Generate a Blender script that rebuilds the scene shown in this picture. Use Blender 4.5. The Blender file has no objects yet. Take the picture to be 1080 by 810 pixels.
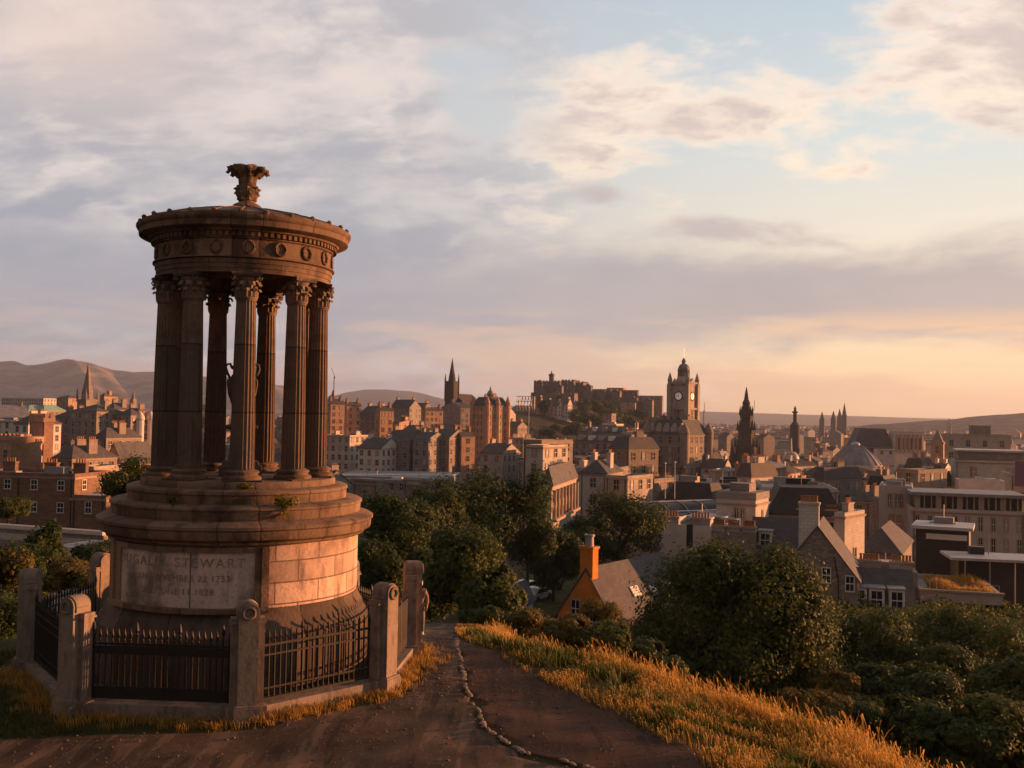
import bpy, math, random
import numpy as np
from mathutils import Vector, Matrix
random.seed(7); rng = np.random.default_rng(7)
R = math.radians
sc = bpy.context.scene
# ------------------------------------------------------------------ camera, light, exposure
F_PX, HZ, ROLL, CAM_Z = 1070.0, 33.0, R(1.0), 5.75          # focal length in px of a 1080 px frame, horizon below centre, roll
cd = bpy.data.cameras.new('camera'); cam = bpy.data.objects.new('camera', cd); sc.collection.objects.link(cam)
cd.sensor_width = 36.0; cd.lens = 36.0 * F_PX / 1080.0; cd.clip_start = 0.1; cd.clip_end = 40000
PITCH = math.atan(HZ / F_PX)
_fw = Vector((0, math.cos(PITCH), math.sin(PITCH))); _up0 = Vector((0, -math.sin(PITCH), math.cos(PITCH)))
_rt = Vector((1, 0, 0)) * math.cos(ROLL) + _up0 * math.sin(ROLL)
_up = -Vector((1, 0, 0)) * math.sin(ROLL) + _up0 * math.cos(ROLL)
EYE = Vector((0, 0, CAM_Z))
cam.matrix_world = Matrix(((_rt.x, _up.x, -_fw.x, 0), (_rt.y, _up.y, -_fw.y, 0), (_rt.z, _up.z, -_fw.z, CAM_Z), (0, 0, 0, 1)))
sc.camera = cam
def P(px, py, d):
    """point d metres ahead that the photograph shows at pixel px, py (1080 x 810)"""
    v = _rt * ((px - 540) / F_PX) + _up * ((405 - py) / F_PX) + _fw
    return EYE + v * (d / v.y)
HAZE = 6.5e-5
SUN_AZ, SUN_EL = R(72), R(5.0)                               # to the right of the view axis
SUN_DIR = Vector((math.sin(SUN_AZ) * math.cos(SUN_EL), math.cos(SUN_AZ) * math.cos(SUN_EL), math.sin(SUN_EL)))
sl = bpy.data.lights.new('sun', 'SUN'); so = bpy.data.objects.new('sun', sl); sc.collection.objects.link(so)
sl.energy = 5.0; sl.angle = R(0.6); sl.color = (1.0, 0.41, 0.16)
so.rotation_euler = SUN_DIR.to_track_quat('Z', 'Y').to_euler()
sc.view_settings.view_transform = 'Standard'; sc.view_settings.look = 'None'
sc.view_settings.gamma = 1.0; sc.view_settings.exposure = 1.22
sc.render.engine = 'CYCLES'
sc.cycles.use_denoising = True
sc.cycles.max_bounces = 5; sc.cycles.diffuse_bounces = 3; sc.cycles.glossy_bounces = 2; sc.cycles.transmission_bounces = 3
sc.cycles.volume_bounces = 0; sc.cycles.transparent_max_bounces = 6
sc.cycles.caustics_reflective = False; sc.cycles.caustics_refractive = False
def lin(r, g, b):
    f = lambda c: c / 12.92 if c <= 0.04045 else ((c + 0.055) / 1.055) ** 2.4
    return (f(r / 255), f(g / 255), f(b / 255))

# ------------------------------------------------------------------ node helper
class G:
    def __init__(s, nt): s.nt = nt
    def _in(s, sock, v):
        if isinstance(v, bpy.types.NodeSocket): s.nt.links.new(v, sock)
        elif isinstance(v, (tuple, list)):
            n = len(sock.default_value)
            sock.default_value = tuple(v) + (1.0,) * (n - len(v)) if n > len(v) else tuple(v)[:n]
        else: sock.default_value = v
    def node(s, t, **kw):
        n = s.nt.nodes.new(t)
        for k, v in kw.items(): setattr(n, k, v)
        return n
    def m(s, op, a, b=None, c=None):
        n = s.node('ShaderNodeMath', operation=op)
        for i, v in enumerate((a, b, c)):
            if v is not None: s._in(n.inputs[i], v)
        return n.outputs[0]
    def smooth(s, x, a, b, lo=0.0, hi=1.0):
        n = s.node('ShaderNodeMapRange', interpolation_type='SMOOTHSTEP')
        for i, v in enumerate((x, a, b, lo, hi)): s._in(n.inputs[i], v)
        return n.outputs[0]
    def mix(s, f, a, b, mode='MIX'):
        n = s.node('ShaderNodeMix', data_type='RGBA', blend_type=mode)
        s._in(n.inputs[0], f); s._in(n.inputs[6], a); s._in(n.inputs[7], b)
        return n.outputs[2]
    def noise(s, vec, scale, detail=4.0, rough=0.55, dist=0.0):
        n = s.node('ShaderNodeTexNoise')
        if vec is not None: s._in(n.inputs['Vector'], vec)
        n.inputs['Scale'].default_value = scale; n.inputs['Detail'].default_value = detail
        n.inputs['Roughness'].default_value = rough; n.inputs['Distortion'].default_value = dist
        return n.outputs[0]
    def xyz(s, v):
        n = s.node('ShaderNodeSeparateXYZ'); s._in(n.inputs[0], v); return n.outputs
    def vec(s, x, y, z):
        n = s.node('ShaderNodeCombineXYZ')
        for i, v in enumerate((x, y, z)): s._in(n.inputs[i], v)
        return n.outputs[0]
    def ramp(s, f, stops):
        n = s.node('ShaderNodeValToRGB'); s._in(n.inputs[0], f); r = n.color_ramp
        while len(r.elements) < len(stops): r.elements.new(0.5)
        for e, (p, c) in zip(r.elements, stops): e.position = p; e.color = tuple(c) + (1,)
        return n.outputs[0]

# ------------------------------------------------------------------ sky
w = bpy.data.worlds.new('World'); sc.world = w; w.use_nodes = True
w.node_tree.nodes.clear(); g = G(w.node_tree)
tc = g.node('ShaderNodeTexCoord').outputs['Generated']
dx, dy, dz = g.xyz(tc)
az = g.m('ARCTAN2', dx, dy); el = g.m('ARCSINE', dz)
U = g.m('MULTIPLY', az, 1070.0); E = g.m('MULTIPLY', el, 1070.0)   # sky angles, scaled
nish = g.node('ShaderNodeTexSky', sky_type='NISHITA', sun_disc=False, sun_elevation=SUN_EL, sun_rotation=SUN_AZ, altitude=100)
t = g.m('DIVIDE', E, 460.0)
clearR = g.ramp(t, [(0, lin(253, 206, 152)), (.13, lin(255, 224, 178)), (.36, lin(243, 230, 207)), (.6, lin(214, 222, 220)), (1, lin(176, 197, 213))])
clearL = g.ramp(t, [(0, lin(200, 184, 176)), (.12, lin(188, 182, 181)), (.4, lin(190, 189, 192)), (.7, lin(196, 197, 200)), (1, lin(190, 198, 206))])
side = g.smooth(U, -330, 420)
clear = g.mix(side, clearL, clearR)
clear = g.mix(0.12, clear, g.mix(1.0, nish.outputs[0], (0.16, 0.16, 0.16), 'MULTIPLY'))
k = g.m('ADD', g.m('MAXIMUM', dz, 0.0), 0.34)
qx = g.m('DIVIDE', dx, k); qy = g.m('DIVIDE', dy, k)
warp = g.noise(g.vec(qx, qy, 0.0), 1.5, 4)
def mu(a, b): return g.m('MULTIPLY', a, b)
def acc(*terms):
    o = terms[0]
    for x in terms[1:]: o = g.m('ADD', o, x)
    return o
wx = g.m('ADD', qx, mu(warp, .22)); wy = g.m('ADD', mu(qy, 1.12), mu(warp, .2))
n1 = g.noise(g.vec(wx, wy, 3.7), 4.3, 10, 0.55, 0.0)
n2 = g.noise(g.vec(g.m('ADD', wx, mu(wy, .35)), mu(wy, 1.25), 9.1), 4.4, 10, 0.56, 0.0)
nf = g.noise(g.vec(wx, mu(wy, 1.4), 33.0), 12.0, 8, .58, .0)
nb = g.noise(g.vec(qx, mu(qy, 1.2), 21.0), 1.7, 5, .5)
n3 = g.noise(g.vec(U, g.m('MULTIPLY', E, 3.0), 0.0), 0.0042, 8, 0.6, 0.25)
def blob(u, e, ru, re):
    a = g.m('DIVIDE', g.m('SUBTRACT', U, u), ru); b = g.m('DIVIDE', g.m('SUBTRACT', E, e), re)
    return g.m('POWER', 2.718, g.m('MULTIPLY', g.m('ADD', g.m('MULTIPLY', a, a), g.m('MULTIPLY', b, b)), -1.0))
# left: a nearly closed, softly mottled deck
leftness = g.smooth(U, -150, 190, 1.0, 0.0)
tone = g.smooth(acc(mu(n2, .5), mu(nb, .3), mu(nf, .2)), .41, .59)
deckL = g.mix(tone, g.mix(g.smooth(E, 90, 400), lin(150, 158, 170), lin(178, 177, 182)), g.mix(g.smooth(E, 60, 420), lin(196, 194, 195), lin(224, 211, 204)))
deckL = g.mix(mu(g.smooth(g.m('ADD', n1, mu(g.m('SUBTRACT', nf, .5), .4)), .54, .74), .6), deckL, lin(232, 219, 211))
deckL = g.mix(mu(blob(-440, 350, 130, 70), .6), deckL, lin(226, 202, 190))
deckL = g.mix(mu(mu(blob(-150, 120, 420, 46), g.smooth(n3, .36, .56)), .75), deckL, lin(152, 158, 168))
coverL = mu(leftness, g.smooth(g.m('ADD', n1, g.smooth(U, -330, 80, .24, .02)), .42, .60))
sky = g.mix(mu(coverL, .95), clear, deckL)
# right: broken sunset cumulus and wisps
biasR = acc(mu(blob(480, 342, 125, 70), .33), mu(blob(520, 410, 80, 40), .12), mu(blob(395, 392, 40, 18), .12), mu(blob(160, 312, 170, 46), .21), mu(blob(85, 275, 70, 50), .18), mu(blob(20, 380, 150, 70), .10), mu(blob(335, 248, 40, 12), .24), mu(blob(285, 258, 20, 12), .2), -.11)
covR = acc(mu(n1, .62), mu(n2, .38), mu(g.m('SUBTRACT', nf, .5), .45), biasR); maskR = mu(g.smooth(covR, .44, .66), g.smooth(U, -60, 90))
litR = g.mix(g.smooth(E, 150, 420), lin(253, 232, 204), lin(244, 226, 210))
cR = g.mix(g.smooth(g.m('ADD', covR, mu(g.m('SUBTRACT', n2, .5), .8)), .56, .80), litR, lin(206, 191, 184))
sky = g.mix(mu(maskR, .92), sky, cR)
# small grey scud
scud = acc(mu(blob(92, 232, 40, 22), .5), mu(blob(212, 196, 60, 18), .45), mu(blob(330, 180, 90, 22), .3), mu(g.m('SUBTRACT', n1, .5), 1.1), mu(g.m('SUBTRACT', nf, .5), .5))
sky = g.mix(mu(g.smooth(scud, .18, .55), .8), sky, lin(184, 174, 174))
# the long grey bank above the horizon
bandE = g.m('ADD', E, mu(g.m('SUBTRACT', n3, .5), 120.0))
band = mu(g.smooth(bandE, 60, 94), g.smooth(bandE, 142, 196, 1.0, 0.0))
bandc = g.mix(side, g.mix(n3, lin(146, 153, 166), lin(172, 172, 180)), g.mix(n3, lin(145, 149, 158), lin(190, 182, 178)))
sky = g.mix(mu(band, g.m('ADD', .8, mu(side, .14))), sky, bandc)
n4 = g.noise(g.vec(U, g.m('MULTIPLY', E, 7.0), 4.0), 0.0032, 7, 0.6, 0.2)
lowmask = mu(g.smooth(E, 8, 40, .55, 1.0), g.smooth(n4, .44, .56))
lowmask = mu(lowmask, g.smooth(E, 120, 90, 0.0, 1.0))
sky = g.mix(mu(lowmask, .85), sky, g.mix(side, lin(188, 176, 175), lin(236, 198, 160)))
glow = mu(mu(g.smooth(E, 30, 46), g.smooth(E, 70, 54, 0.0, 1.0)), mu(g.smooth(n4, .5, .38), g.smooth(U, -60, 150)))
sky = g.mix(mu(glow, .9), sky, lin(255, 224, 176))
# darker dusk sky outside the view, dimmed and warmed to set the ambient light
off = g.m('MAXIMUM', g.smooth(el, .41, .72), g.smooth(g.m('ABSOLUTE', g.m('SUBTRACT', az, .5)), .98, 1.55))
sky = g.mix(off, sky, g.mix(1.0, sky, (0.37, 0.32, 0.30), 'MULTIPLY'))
lowhalf = g.smooth(dz, -0.02, -0.12)
sky = g.mix(lowhalf, sky, (0.05, 0.035, 0.03))
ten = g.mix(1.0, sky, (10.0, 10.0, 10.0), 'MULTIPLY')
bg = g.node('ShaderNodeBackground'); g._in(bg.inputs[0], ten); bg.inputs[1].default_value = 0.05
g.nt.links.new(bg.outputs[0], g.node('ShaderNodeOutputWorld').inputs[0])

# ------------------------------------------------------------------ mesh helpers
COL = sc.collection
class MB:
    def __init__(s): s.v = []; s.f = []; s.m = []
    def add(s, vs, fs, mat=0):
        o = len(s.v); s.v.extend([tuple(p) for p in vs]); s.f.extend([tuple(i + o for i in f) for f in fs]); s.m.extend([mat] * len(fs)); return s
    def box(s, x0, x1, y0, y1, z0, z1, mat=0, rz=0.0, c=(0, 0)):
        p = [(x0, y0, z0), (x1, y0, z0), (x1, y1, z0), (x0, y1, z0), (x0, y0, z1), (x1, y0, z1), (x1, y1, z1), (x0, y1, z1)]
        if rz or c != (0, 0):
            a, b = math.cos(rz), math.sin(rz); p = [(c[0] + a * x - b * y, c[1] + b * x + a * y, z) for x, y, z in p]
        return s.add(p, [(3, 2, 1, 0), (4, 5, 6, 7), (0, 1, 5, 4), (1, 2, 6, 5), (2, 3, 7, 6), (3, 0, 4, 7)], mat)
    def lathe(s, prof, seg=32, mat=0, c=(0, 0, 0), cap=True, a0=0.0, a1=None, wob=None):
        full = a1 is None; a1 = a0 + 2 * math.pi if full else a1
        n = seg if full else seg + 1; vs = []
        for j, (r, z) in enumerate(prof):
            for i in range(n):
                a = a0 + (a1 - a0) * i / seg; rr = r * (wob(a, j) if wob else 1)
                vs.append((c[0] + rr * math.cos(a), c[1] + rr * math.sin(a), c[2] + z))
        fs = []
        for j in range(len(prof) - 1):
            for i in range(seg):
                i2 = (i + 1) % n
                fs.append((j * n + i, j * n + i2, (j + 1) * n + i2, (j + 1) * n + i))
        if cap and full:
            fs.append(tuple(range(n))[::-1]); fs.append(tuple((len(prof) - 1) * n + i for i in range(n)))
        return s.add(vs, fs, mat)
    def tube(s, pts, rad, seg=6, mat=0, cap=True):
        pts = [Vector(p) for p in pts]; n = len(pts); vs = []
        if not hasattr(rad, '__len__'): rad = [rad] * n
        for i, p in enumerate(pts):
            d = (pts[min(i + 1, n - 1)] - pts[max(i - 1, 0)]).normalized()
            a = d.cross(Vector((0, 0, 1)) if abs(d.z) < .9 else Vector((1, 0, 0))).normalized(); b = d.cross(a)
            for k in range(seg):
                t = 2 * math.pi * k / seg; vs.append(p + (a * math.cos(t) + b * math.sin(t)) * rad[i])
        fs = [(i * seg + k, i * seg + (k + 1) % seg, (i + 1) * seg + (k + 1) % seg, (i + 1) * seg + k) for i in range(n - 1) for k in range(seg)]
        if cap: fs += [tuple(range(seg))[::-1], tuple((n - 1) * seg + k for k in range(seg))]
        return s.add(vs, fs, mat)
    def prism(s, poly, z0, z1, mat=0):
        n = len(poly)
        return s.add([(x, y, z0) for x, y in poly] + [(x, y, z1) for x, y in poly],
                     [tuple(range(n))[::-1], tuple(range(n, 2 * n))] + [(i, (i + 1) % n, n + (i + 1) % n, n + i) for i in range(n)], mat)
    def slab(s, poly, y0, y1, mat=0):
        """polygon in x,z extruded along y"""
        n = len(poly)
        return s.add([(x, y0, z) for x, z in poly] + [(x, y1, z) for x, z in poly],
                     [tuple(range(n)), tuple(range(n, 2 * n))[::-1]] + [(i, n + i, n + (i + 1) % n, (i + 1) % n) for i in range(n)], mat)
    def mesh(s, name, mats, smooth=None):
        me = bpy.data.meshes.new(name); me.from_pydata(s.v, [], s.f)
        for m in (mats if isinstance(mats, (list, tuple)) else [mats]): me.materials.append(m)
        if len(me.materials) > 1: me.polygons.foreach_set('material_index', s.m)
        if smooth is not None:
            me.polygons.foreach_set('use_smooth', [True] * len(me.polygons)); me.set_sharp_from_angle(angle=R(smooth))
        me.validate(); me.update(); return me
    def build(s, name, mats, parent=None, loc=(0, 0, 0), rz=0.0, smooth=None):
        return put(name, s.mesh(name, mats, smooth), parent, loc, rz)
def put(name, me, parent=None, loc=(0, 0, 0), rz=0.0, scale=None):
    o = bpy.data.objects.new(name, me); COL.objects.link(o); o.location = loc; o.rotation_euler = (0, 0, rz)
    if scale is not None: o.scale = scale if hasattr(scale, '__len__') else (scale,) * 3
    if parent is not None: o.parent = parent
    return o
def tag(o, label=None, cat=None, group=None, kind=None):
    for k_, v_ in (('label', label), ('category', cat), ('group', group), ('kind', kind)):
        if v_: o[k_] = v_
    return o
def thing(name, label, cat, loc=(0, 0, 0), rz=0.0, group=None):
    return tag(put(name, None, None, loc, rz), label, cat, group, 'thing' if name.split('_')[-1] in ('roof', 'wall', 'column') else None)
def copy_tree(o, parent=None):
    c = o.copy(); COL.objects.link(c)
    if parent is not None: c.parent = parent
    for ch in list(o.children): copy_tree(ch, c)
    return c
def np_mesh(name, verts, quads, mat, smooth=False, attr=None):
    """fast quad mesh from arrays"""
    me = bpy.data.meshes.new(name); nv, nf = len(verts), len(quads); kk = quads.shape[1]
    me.vertices.add(nv); me.vertices.foreach_set('co', verts.astype(np.float32).ravel())
    me.loops.add(nf * kk); me.loops.foreach_set('vertex_index', quads.astype(np.int32).ravel())
    me.polygons.add(nf); me.polygons.foreach_set('loop_start', np.arange(0, nf * kk, kk, dtype=np.int32))
    me.polygons.foreach_set('use_smooth', np.full(nf, smooth))
    if attr is not None:
        a = me.attributes.new('tint', 'FLOAT', 'POINT'); a.data.foreach_set('value', attr.astype(np.float32))
    me.materials.append(mat); me.update(calc_edges=True); me.validate(); return me

# ------------------------------------------------------------------ materials
def mat(name):
    m = bpy.data.materials.new(name); m.use_nodes = True; m.node_tree.nodes.clear(); g = G(m.node_tree)
    out = g.node('ShaderNodeOutputMaterial'); b = g.node('ShaderNodeBsdfPrincipled')
    g.nt.links.new(b.outputs[0], out.inputs[0])
    g.b = b; g.out = out; return m, g
def bump(g, h, strength=.4, dist=.02):
    n = g.node('ShaderNodeBump'); n.inputs['Strength'].default_value = strength; n.inputs['Distance'].default_value = dist
    g._in(n.inputs['Height'], h); g.nt.links.new(n.outputs[0], g.b.inputs['Normal'])
def plain(name, col, rough=.6, metal=0.0, var=.12, scale=3.0, spec=.4):
    m, g = mat(name); o = g.node('ShaderNodeTexCoord').outputs['Object']
    n = g.noise(o, scale, 5); c2 = tuple(x * (1 - var * 2.2) for x in col); c3 = tuple(min(1, x * (1 + var * 1.6)) for x in col)
    g._in(g.b.inputs['Base Color'], g.mix(n, c2, c3)); g.b.inputs['Roughness'].default_value = rough
    g.b.inputs['Metallic'].default_value = metal; g.b.inputs['Specular IOR Level'].default_value = spec
    return m
def wall_coords(g):
    x, y, z = g.xyz(g.node('ShaderNodeTexCoord').outputs['Object'])
    return g.vec(g.m('ADD', x, y), z, 0.0), z
def stone(name, col, bw=.75, bh=.36, mortar=.018, var=.16, soot=.4, contrast=.5, rough=.9):
    """ashlar or rubble: courses, per block tone, soot in patches"""
    m, g = mat(name); uv, z = wall_coords(g); o = g.node('ShaderNodeTexCoord').outputs['Object']
    br = g.node('ShaderNodeTexBrick'); g._in(br.inputs['Vector'], uv)
    br.inputs['Scale'].default_value = 1.0; br.inputs['Brick Width'].default_value = bw; br.inputs['Row Height'].default_value = bh
    br.inputs['Mortar Size'].default_value = mortar; br.inputs['Bias'].default_value = 0.0; br.inputs['Mortar Smooth'].default_value = .3
    a = tuple(x * (1 - var) for x in col); b = tuple(min(1, x * (1 + var)) for x in col)
    br.inputs['Color1'].default_value = a + (1,); br.inputs['Color2'].default_value = b + (1,)
    br.inputs['Mortar'].default_value = tuple(x * (1 - contrast) for x in col) + (1,)
    n = g.noise(o, .35, 6, .6); n2 = g.noise(o, 4.0, 4)
    c = g.mix(g.smooth(n, .42, .75), br.outputs[0], tuple(x * (1 - soot) * f for x, f in zip(col, (1, .97, .94))))
    c = g.mix(g.m('MULTIPLY', n2, .5), c, tuple(x * .72 for x in col))
    g._in(g.b.inputs['Base Color'], c); g.b.inputs['Roughness'].default_value = rough; g.b.inputs['Specular IOR Level'].default_value = .25
    bump(g, g.m('SUBTRACT', n2, g.m('MULTIPLY', br.outputs['Fac'], .8)), .35, .03)
    return m
# ------------------------------------------------------------------ terrain
EDGE = [(9.5, -40), (8.6, 8), (8.0, 14), (7.3, 17), (6.1, 20.3), (4.0, 23.2), (1.2, 26), (-.6, 28.6), (-.9, 33), (-1.4, 44), (-5, 44), (-5.6, 33), (-8, 30.5), (-12.2, 27), (-13.6, 22), (-14.5, 12), (-15, -40)]
def edge_dist(x, y):
    """metres outside the hill-top's rim (negative inside)"""
    x = np.asarray(x, float); y = np.asarray(y, float); d = np.full(x.shape, 1e9); inside = np.zeros(x.shape, bool); n = len(EDGE)
    for i in range(n):
        ax, ay = EDGE[i]; bx, by = EDGE[(i + 1) % n]; ex, ey = bx - ax, by - ay
        t = np.clip(((x - ax) * ex + (y - ay) * ey) / (ex * ex + ey * ey), 0, 1)
        d = np.minimum(d, np.hypot(x - ax - t * ex, y - ay - t * ey))
        if ay != by: inside ^= ((ay > y) != (by > y)) & (x < (bx - ax) * (y - ay) / (by - ay) + ax)
    return np.where(inside, -d, d)
RIDGE = [(-520, 480, 22), (-234, 560, 30), (-150, 720, 40), (-55, 920, 47), (30, 1060, 56), (60, 1180, 66), (90, 1300, 50), (0, 1700, 34)]
def ridge(x, y):
    best = np.zeros(np.shape(x))
    for (ax, ay, ah), (bx, by, bh) in zip(RIDGE, RIDGE[1:]):
        ex, ey = bx - ax, by - ay; t = np.clip(((x - ax) * ex + (y - ay) * ey) / (ex * ex + ey * ey), 0, 1)
        d = np.hypot(x - ax - t * ex, y - ay - t * ey); best = np.maximum(best, (ah + (bh - ah) * t) * np.exp(-(d / 120.0) ** 2))
    return best
def ground_z(x, y):
    x = np.asarray(x, float); y = np.asarray(y, float); s = edge_dist(x, y)
    top = -.17 * np.clip(y - 25, 0, 20) + 4.1 * np.clip((12.5 - y) / 12.0, 0, 1) ** 1.6
    top = top - .17 * np.clip(x - np.interp(y, [12, 16.8, 19.1, 23.5, 27, 30], [6.4, 3.7, 2.85, .5, -.8, -1.2]) - .3, 0, 4) * np.clip((y - 8) / 6, 0, 1)
    fall = np.interp(s, [0, 1.2, 4, 9, 35, 60, 110, 160, 260, 420, 1500, 6000], [0, -.6, -2.4, -4.9, -11, -13.5, -17, -24, -36, -42, -40, -30])
    rough = .05 * np.sin(x * .9 + 1.3 * np.sin(y * .7)) * np.sin(y * 1.1 + .6 * x) + .018 * np.sin(x * 3.1 + y * 2.3) * np.sin(y * 3.7 - x)
    rough = rough * np.clip(1 - np.hypot(x, y) / 300, .0, 1)
    return top * np.clip(1 - s / 60, 0, 1) + fall + rough * np.where(s > 0, 3, .7) + ridge(x, y)
def gz(x, y): return float(ground_z(np.array([x]), np.array([y]))[0])
m, g = mat('hill_turf'); o = g.node('ShaderNodeTexCoord').outputs['Object']
n_a, n_b, n_c = g.noise(o, .5, 6), g.noise(o, 7, 6, .65), g.noise(o, .012, 5)
near = g.mix(g.smooth(n_a, .35, .65), (.045, .05, .014), (.10, .07, .025)); near = g.mix(g.m('MULTIPLY', n_b, .55), near, (.03, .026, .012))
far = g.mix(g.smooth(n_c, .4, .6), (.05, .045, .03), (.10, .075, .055))
px_, py_, pz_ = g.xyz(o)
g._in(g.b.inputs['Base Color'], g.mix(g.smooth(py_, 120, 260), near, far)); g.b.inputs['Roughness'].default_value = 1.0; g.b.inputs['Specular IOR Level'].default_value = .1
bump(g, n_b, .8, .06); M_TURF = m
ang = np.radians(np.concatenate([np.arange(-180, -42, 4.0), np.arange(-42, 42, .4), np.arange(42, 180, 4.0)]))
rad = np.concatenate([[.0], np.arange(2, 12, 1.0), np.arange(12, 46, .33), np.geomspace(46, 14000, 130)])
A_, R_ = np.meshgrid(ang, rad); X_, Y_ = R_ * np.sin(A_), R_ * np.cos(A_)
V_ = np.stack([X_, Y_, ground_z(X_, Y_)], -1).reshape(-1, 3); na = len(ang)
ii, jj = np.meshgrid(np.arange(len(rad) - 1), np.arange(na), indexing='ij'); j2 = (jj + 1) % na
Q_ = np.stack([ii * na + jj, (ii + 1) * na + jj, (ii + 1) * na + j2, ii * na + j2], -1).reshape(-1, 4)[:, ::-1]
tag(put('ground', np_mesh('ground', V_, Q_, M_TURF, True)), kind='structure')
# footpath and bare earth bank: sheets that follow the ground
YS = np.arange(12, 42.1, .25)
PATH_L = np.interp(YS, [12, 16.9, 17.5, 17.9, 18.35, 21.1, 24.3, 28, 42], [-14, -13.4, -10.6, -8.2, -4.75, -1.95, -1.8, -3.2, -4.3])
STONE_X = lambda y: np.interp(y, [12, 14.5, 16.6, 17.4, 18.6, 21.7, 26.2, 29, 33, 42], [4.2, 2.9, 1.47, .33, -.35, -.9, -1.3, -1.45, -1.65, -2.0])
BANK_R = lambda y: np.interp(y, [12, 16.8, 19.1, 23.5, 27, 30, 33, 42], [6.4, 3.7, 2.85, .5, -.8, -1.2, -1.5, -1.9])
def sheet(name, xl, xr, ys, lift, mt, nx=90, jit=.09):
    t = np.linspace(0, 1, nx)[None, :]; wob = lambda k: jit * (np.sin(ys * 3.1 + k) + .7 * np.sin(ys * 7.7 + 2 * k) + .5 * np.sin(ys * 17 + k * 3))
    xl = xl + wob(1.0); xr = xr + wob(2.2); X = xl[:, None] * (1 - t) + xr[:, None] * t; Y = np.repeat(ys[:, None], nx, 1)
    edge = np.minimum(1, np.minimum(t, 1 - t) * nx / 3.0)
    V = np.stack([X, Y, ground_z(X, Y) + lift * edge - .02 * (1 - edge)], -1).reshape(-1, 3)
    i, j = np.meshgrid(np.arange(len(ys) - 1), np.arange(nx - 1), indexing='ij')
    Q = np.stack([i * nx + j, i * nx + j + 1, (i + 1) * nx + j + 1, (i + 1) * nx + j], -1).reshape(-1, 4)
    return tag(put(name, np_mesh(name, V, Q, mt, True)), kind='structure')
def soil(name, c0, c1, c2, peb):
    m, g = mat(name); o = g.node('ShaderNodeTexCoord').outputs['Object']; a, b = g.noise(o, .9, 6, .6), g.noise(o, 9, 6, .7)
    lg = g.noise(o, .22, 5, .6); c = g.mix(g.smooth(a, .36, .66), c0, c1); c = g.mix(g.smooth(b, .5, .75), c, c2); ox, oy, oz = g.xyz(o); rut = g.noise(g.vec(g.m('MULTIPLY', ox, 1.6), g.m('MULTIPLY', oy, .22), 5.0), 1.4, 6, .6); c = g.mix(g.m('MULTIPLY', g.smooth(lg, .47, .62), .6), c, c2); c = g.mix(g.m('MULTIPLY', g.smooth(rut, .52, .62), .6), c, tuple(x * 1.7 for x in c1)); c = g.mix(g.m('MULTIPLY', g.smooth(rut, .45, .36), .7), c, tuple(x * .55 for x in c2))
    vo = g.node('ShaderNodeTexVoronoi'); g._in(vo.inputs['Vector'], o); vo.inputs['Scale'].default_value = 16.0
    rn = g.node('ShaderNodeTexNoise'); g._in(rn.inputs['Vector'], vo.outputs['Position']); rn.inputs['Scale'].default_value = 40
    stn = g.m('MULTIPLY', g.smooth(vo.outputs['Distance'], .32, .2), g.smooth(rn.outputs[0], .57, .62))
    g._in(g.b.inputs['Base Color'], g.mix(g.m('MULTIPLY', stn, .8), c, peb)); g.b.inputs['Roughness'].default_value = .95; g.b.inputs['Specular IOR Level'].default_value = .2
    bump(g, acc(b, g.m('MULTIPLY', stn, .8), g.m('MULTIPLY', a, 1.6), g.m('MULTIPLY', rut, 2.2)), 1.0, .07); return m
sheet('path', PATH_L, STONE_X(YS), YS, .03, soil('trodden_earth', (.085, .052, .034), (.13, .08, .05), (.05, .031, .022), (.24, .19, .15)))
sheet('bare_bank', STONE_X(YS), BANK_R(YS), YS, .035, soil('red_earth', (.10, .046, .026), (.068, .034, .021), (.042, .023, .015), (.18, .12, .085)), 60)
# stones edging the path, each its own object
M_PEB = plain('field_stone', (.25, .19, .145), .9, var=.25, scale=9)
protos = []
for k_ in range(5):
    bm_ = MB(); rr = np.random.default_rng(k_ + 20)
    bm_.lathe([(.02, -.5), (.72, -.42), (1.0, 0), (.8, .42), (.3, .62), (.02, .64)], 9, 0, wob=lambda a, j, rr=rr: 1 + rr.uniform(-.22, .22))
    protos.append(bm_.mesh('edging_stone', M_PEB))
y_ = 14.6
while y_ < 30:
    L = random.choice((.07, .10, .13, .17, .22)) * random.uniform(.8, 1.2); x_ = float(STONE_X(y_)) + random.uniform(-.035, .035); yb = y_ + .1
    if random.random() < .88 and not (17.05 < y_ < 17.3):
        slope = (float(STONE_X(yb)) - float(STONE_X(y_))) / .1
        o = put('edging_stone', random.choice(protos), None, (x_, y_, gz(x_, y_) + random.uniform(.018, .045)), math.atan2(1, slope) + random.uniform(-.6, .6), (L * .6, random.uniform(.035, .06), random.uniform(.035, .06)))
        tag(o, 'small rough stone in the line edging the dirt path', 'stone', 'stones in a line between path and bare bank')
    y_ += L * .95 / math.hypot(1, (float(STONE_X(y_ + .1)) - float(STONE_X(y_))) / .1)
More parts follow.
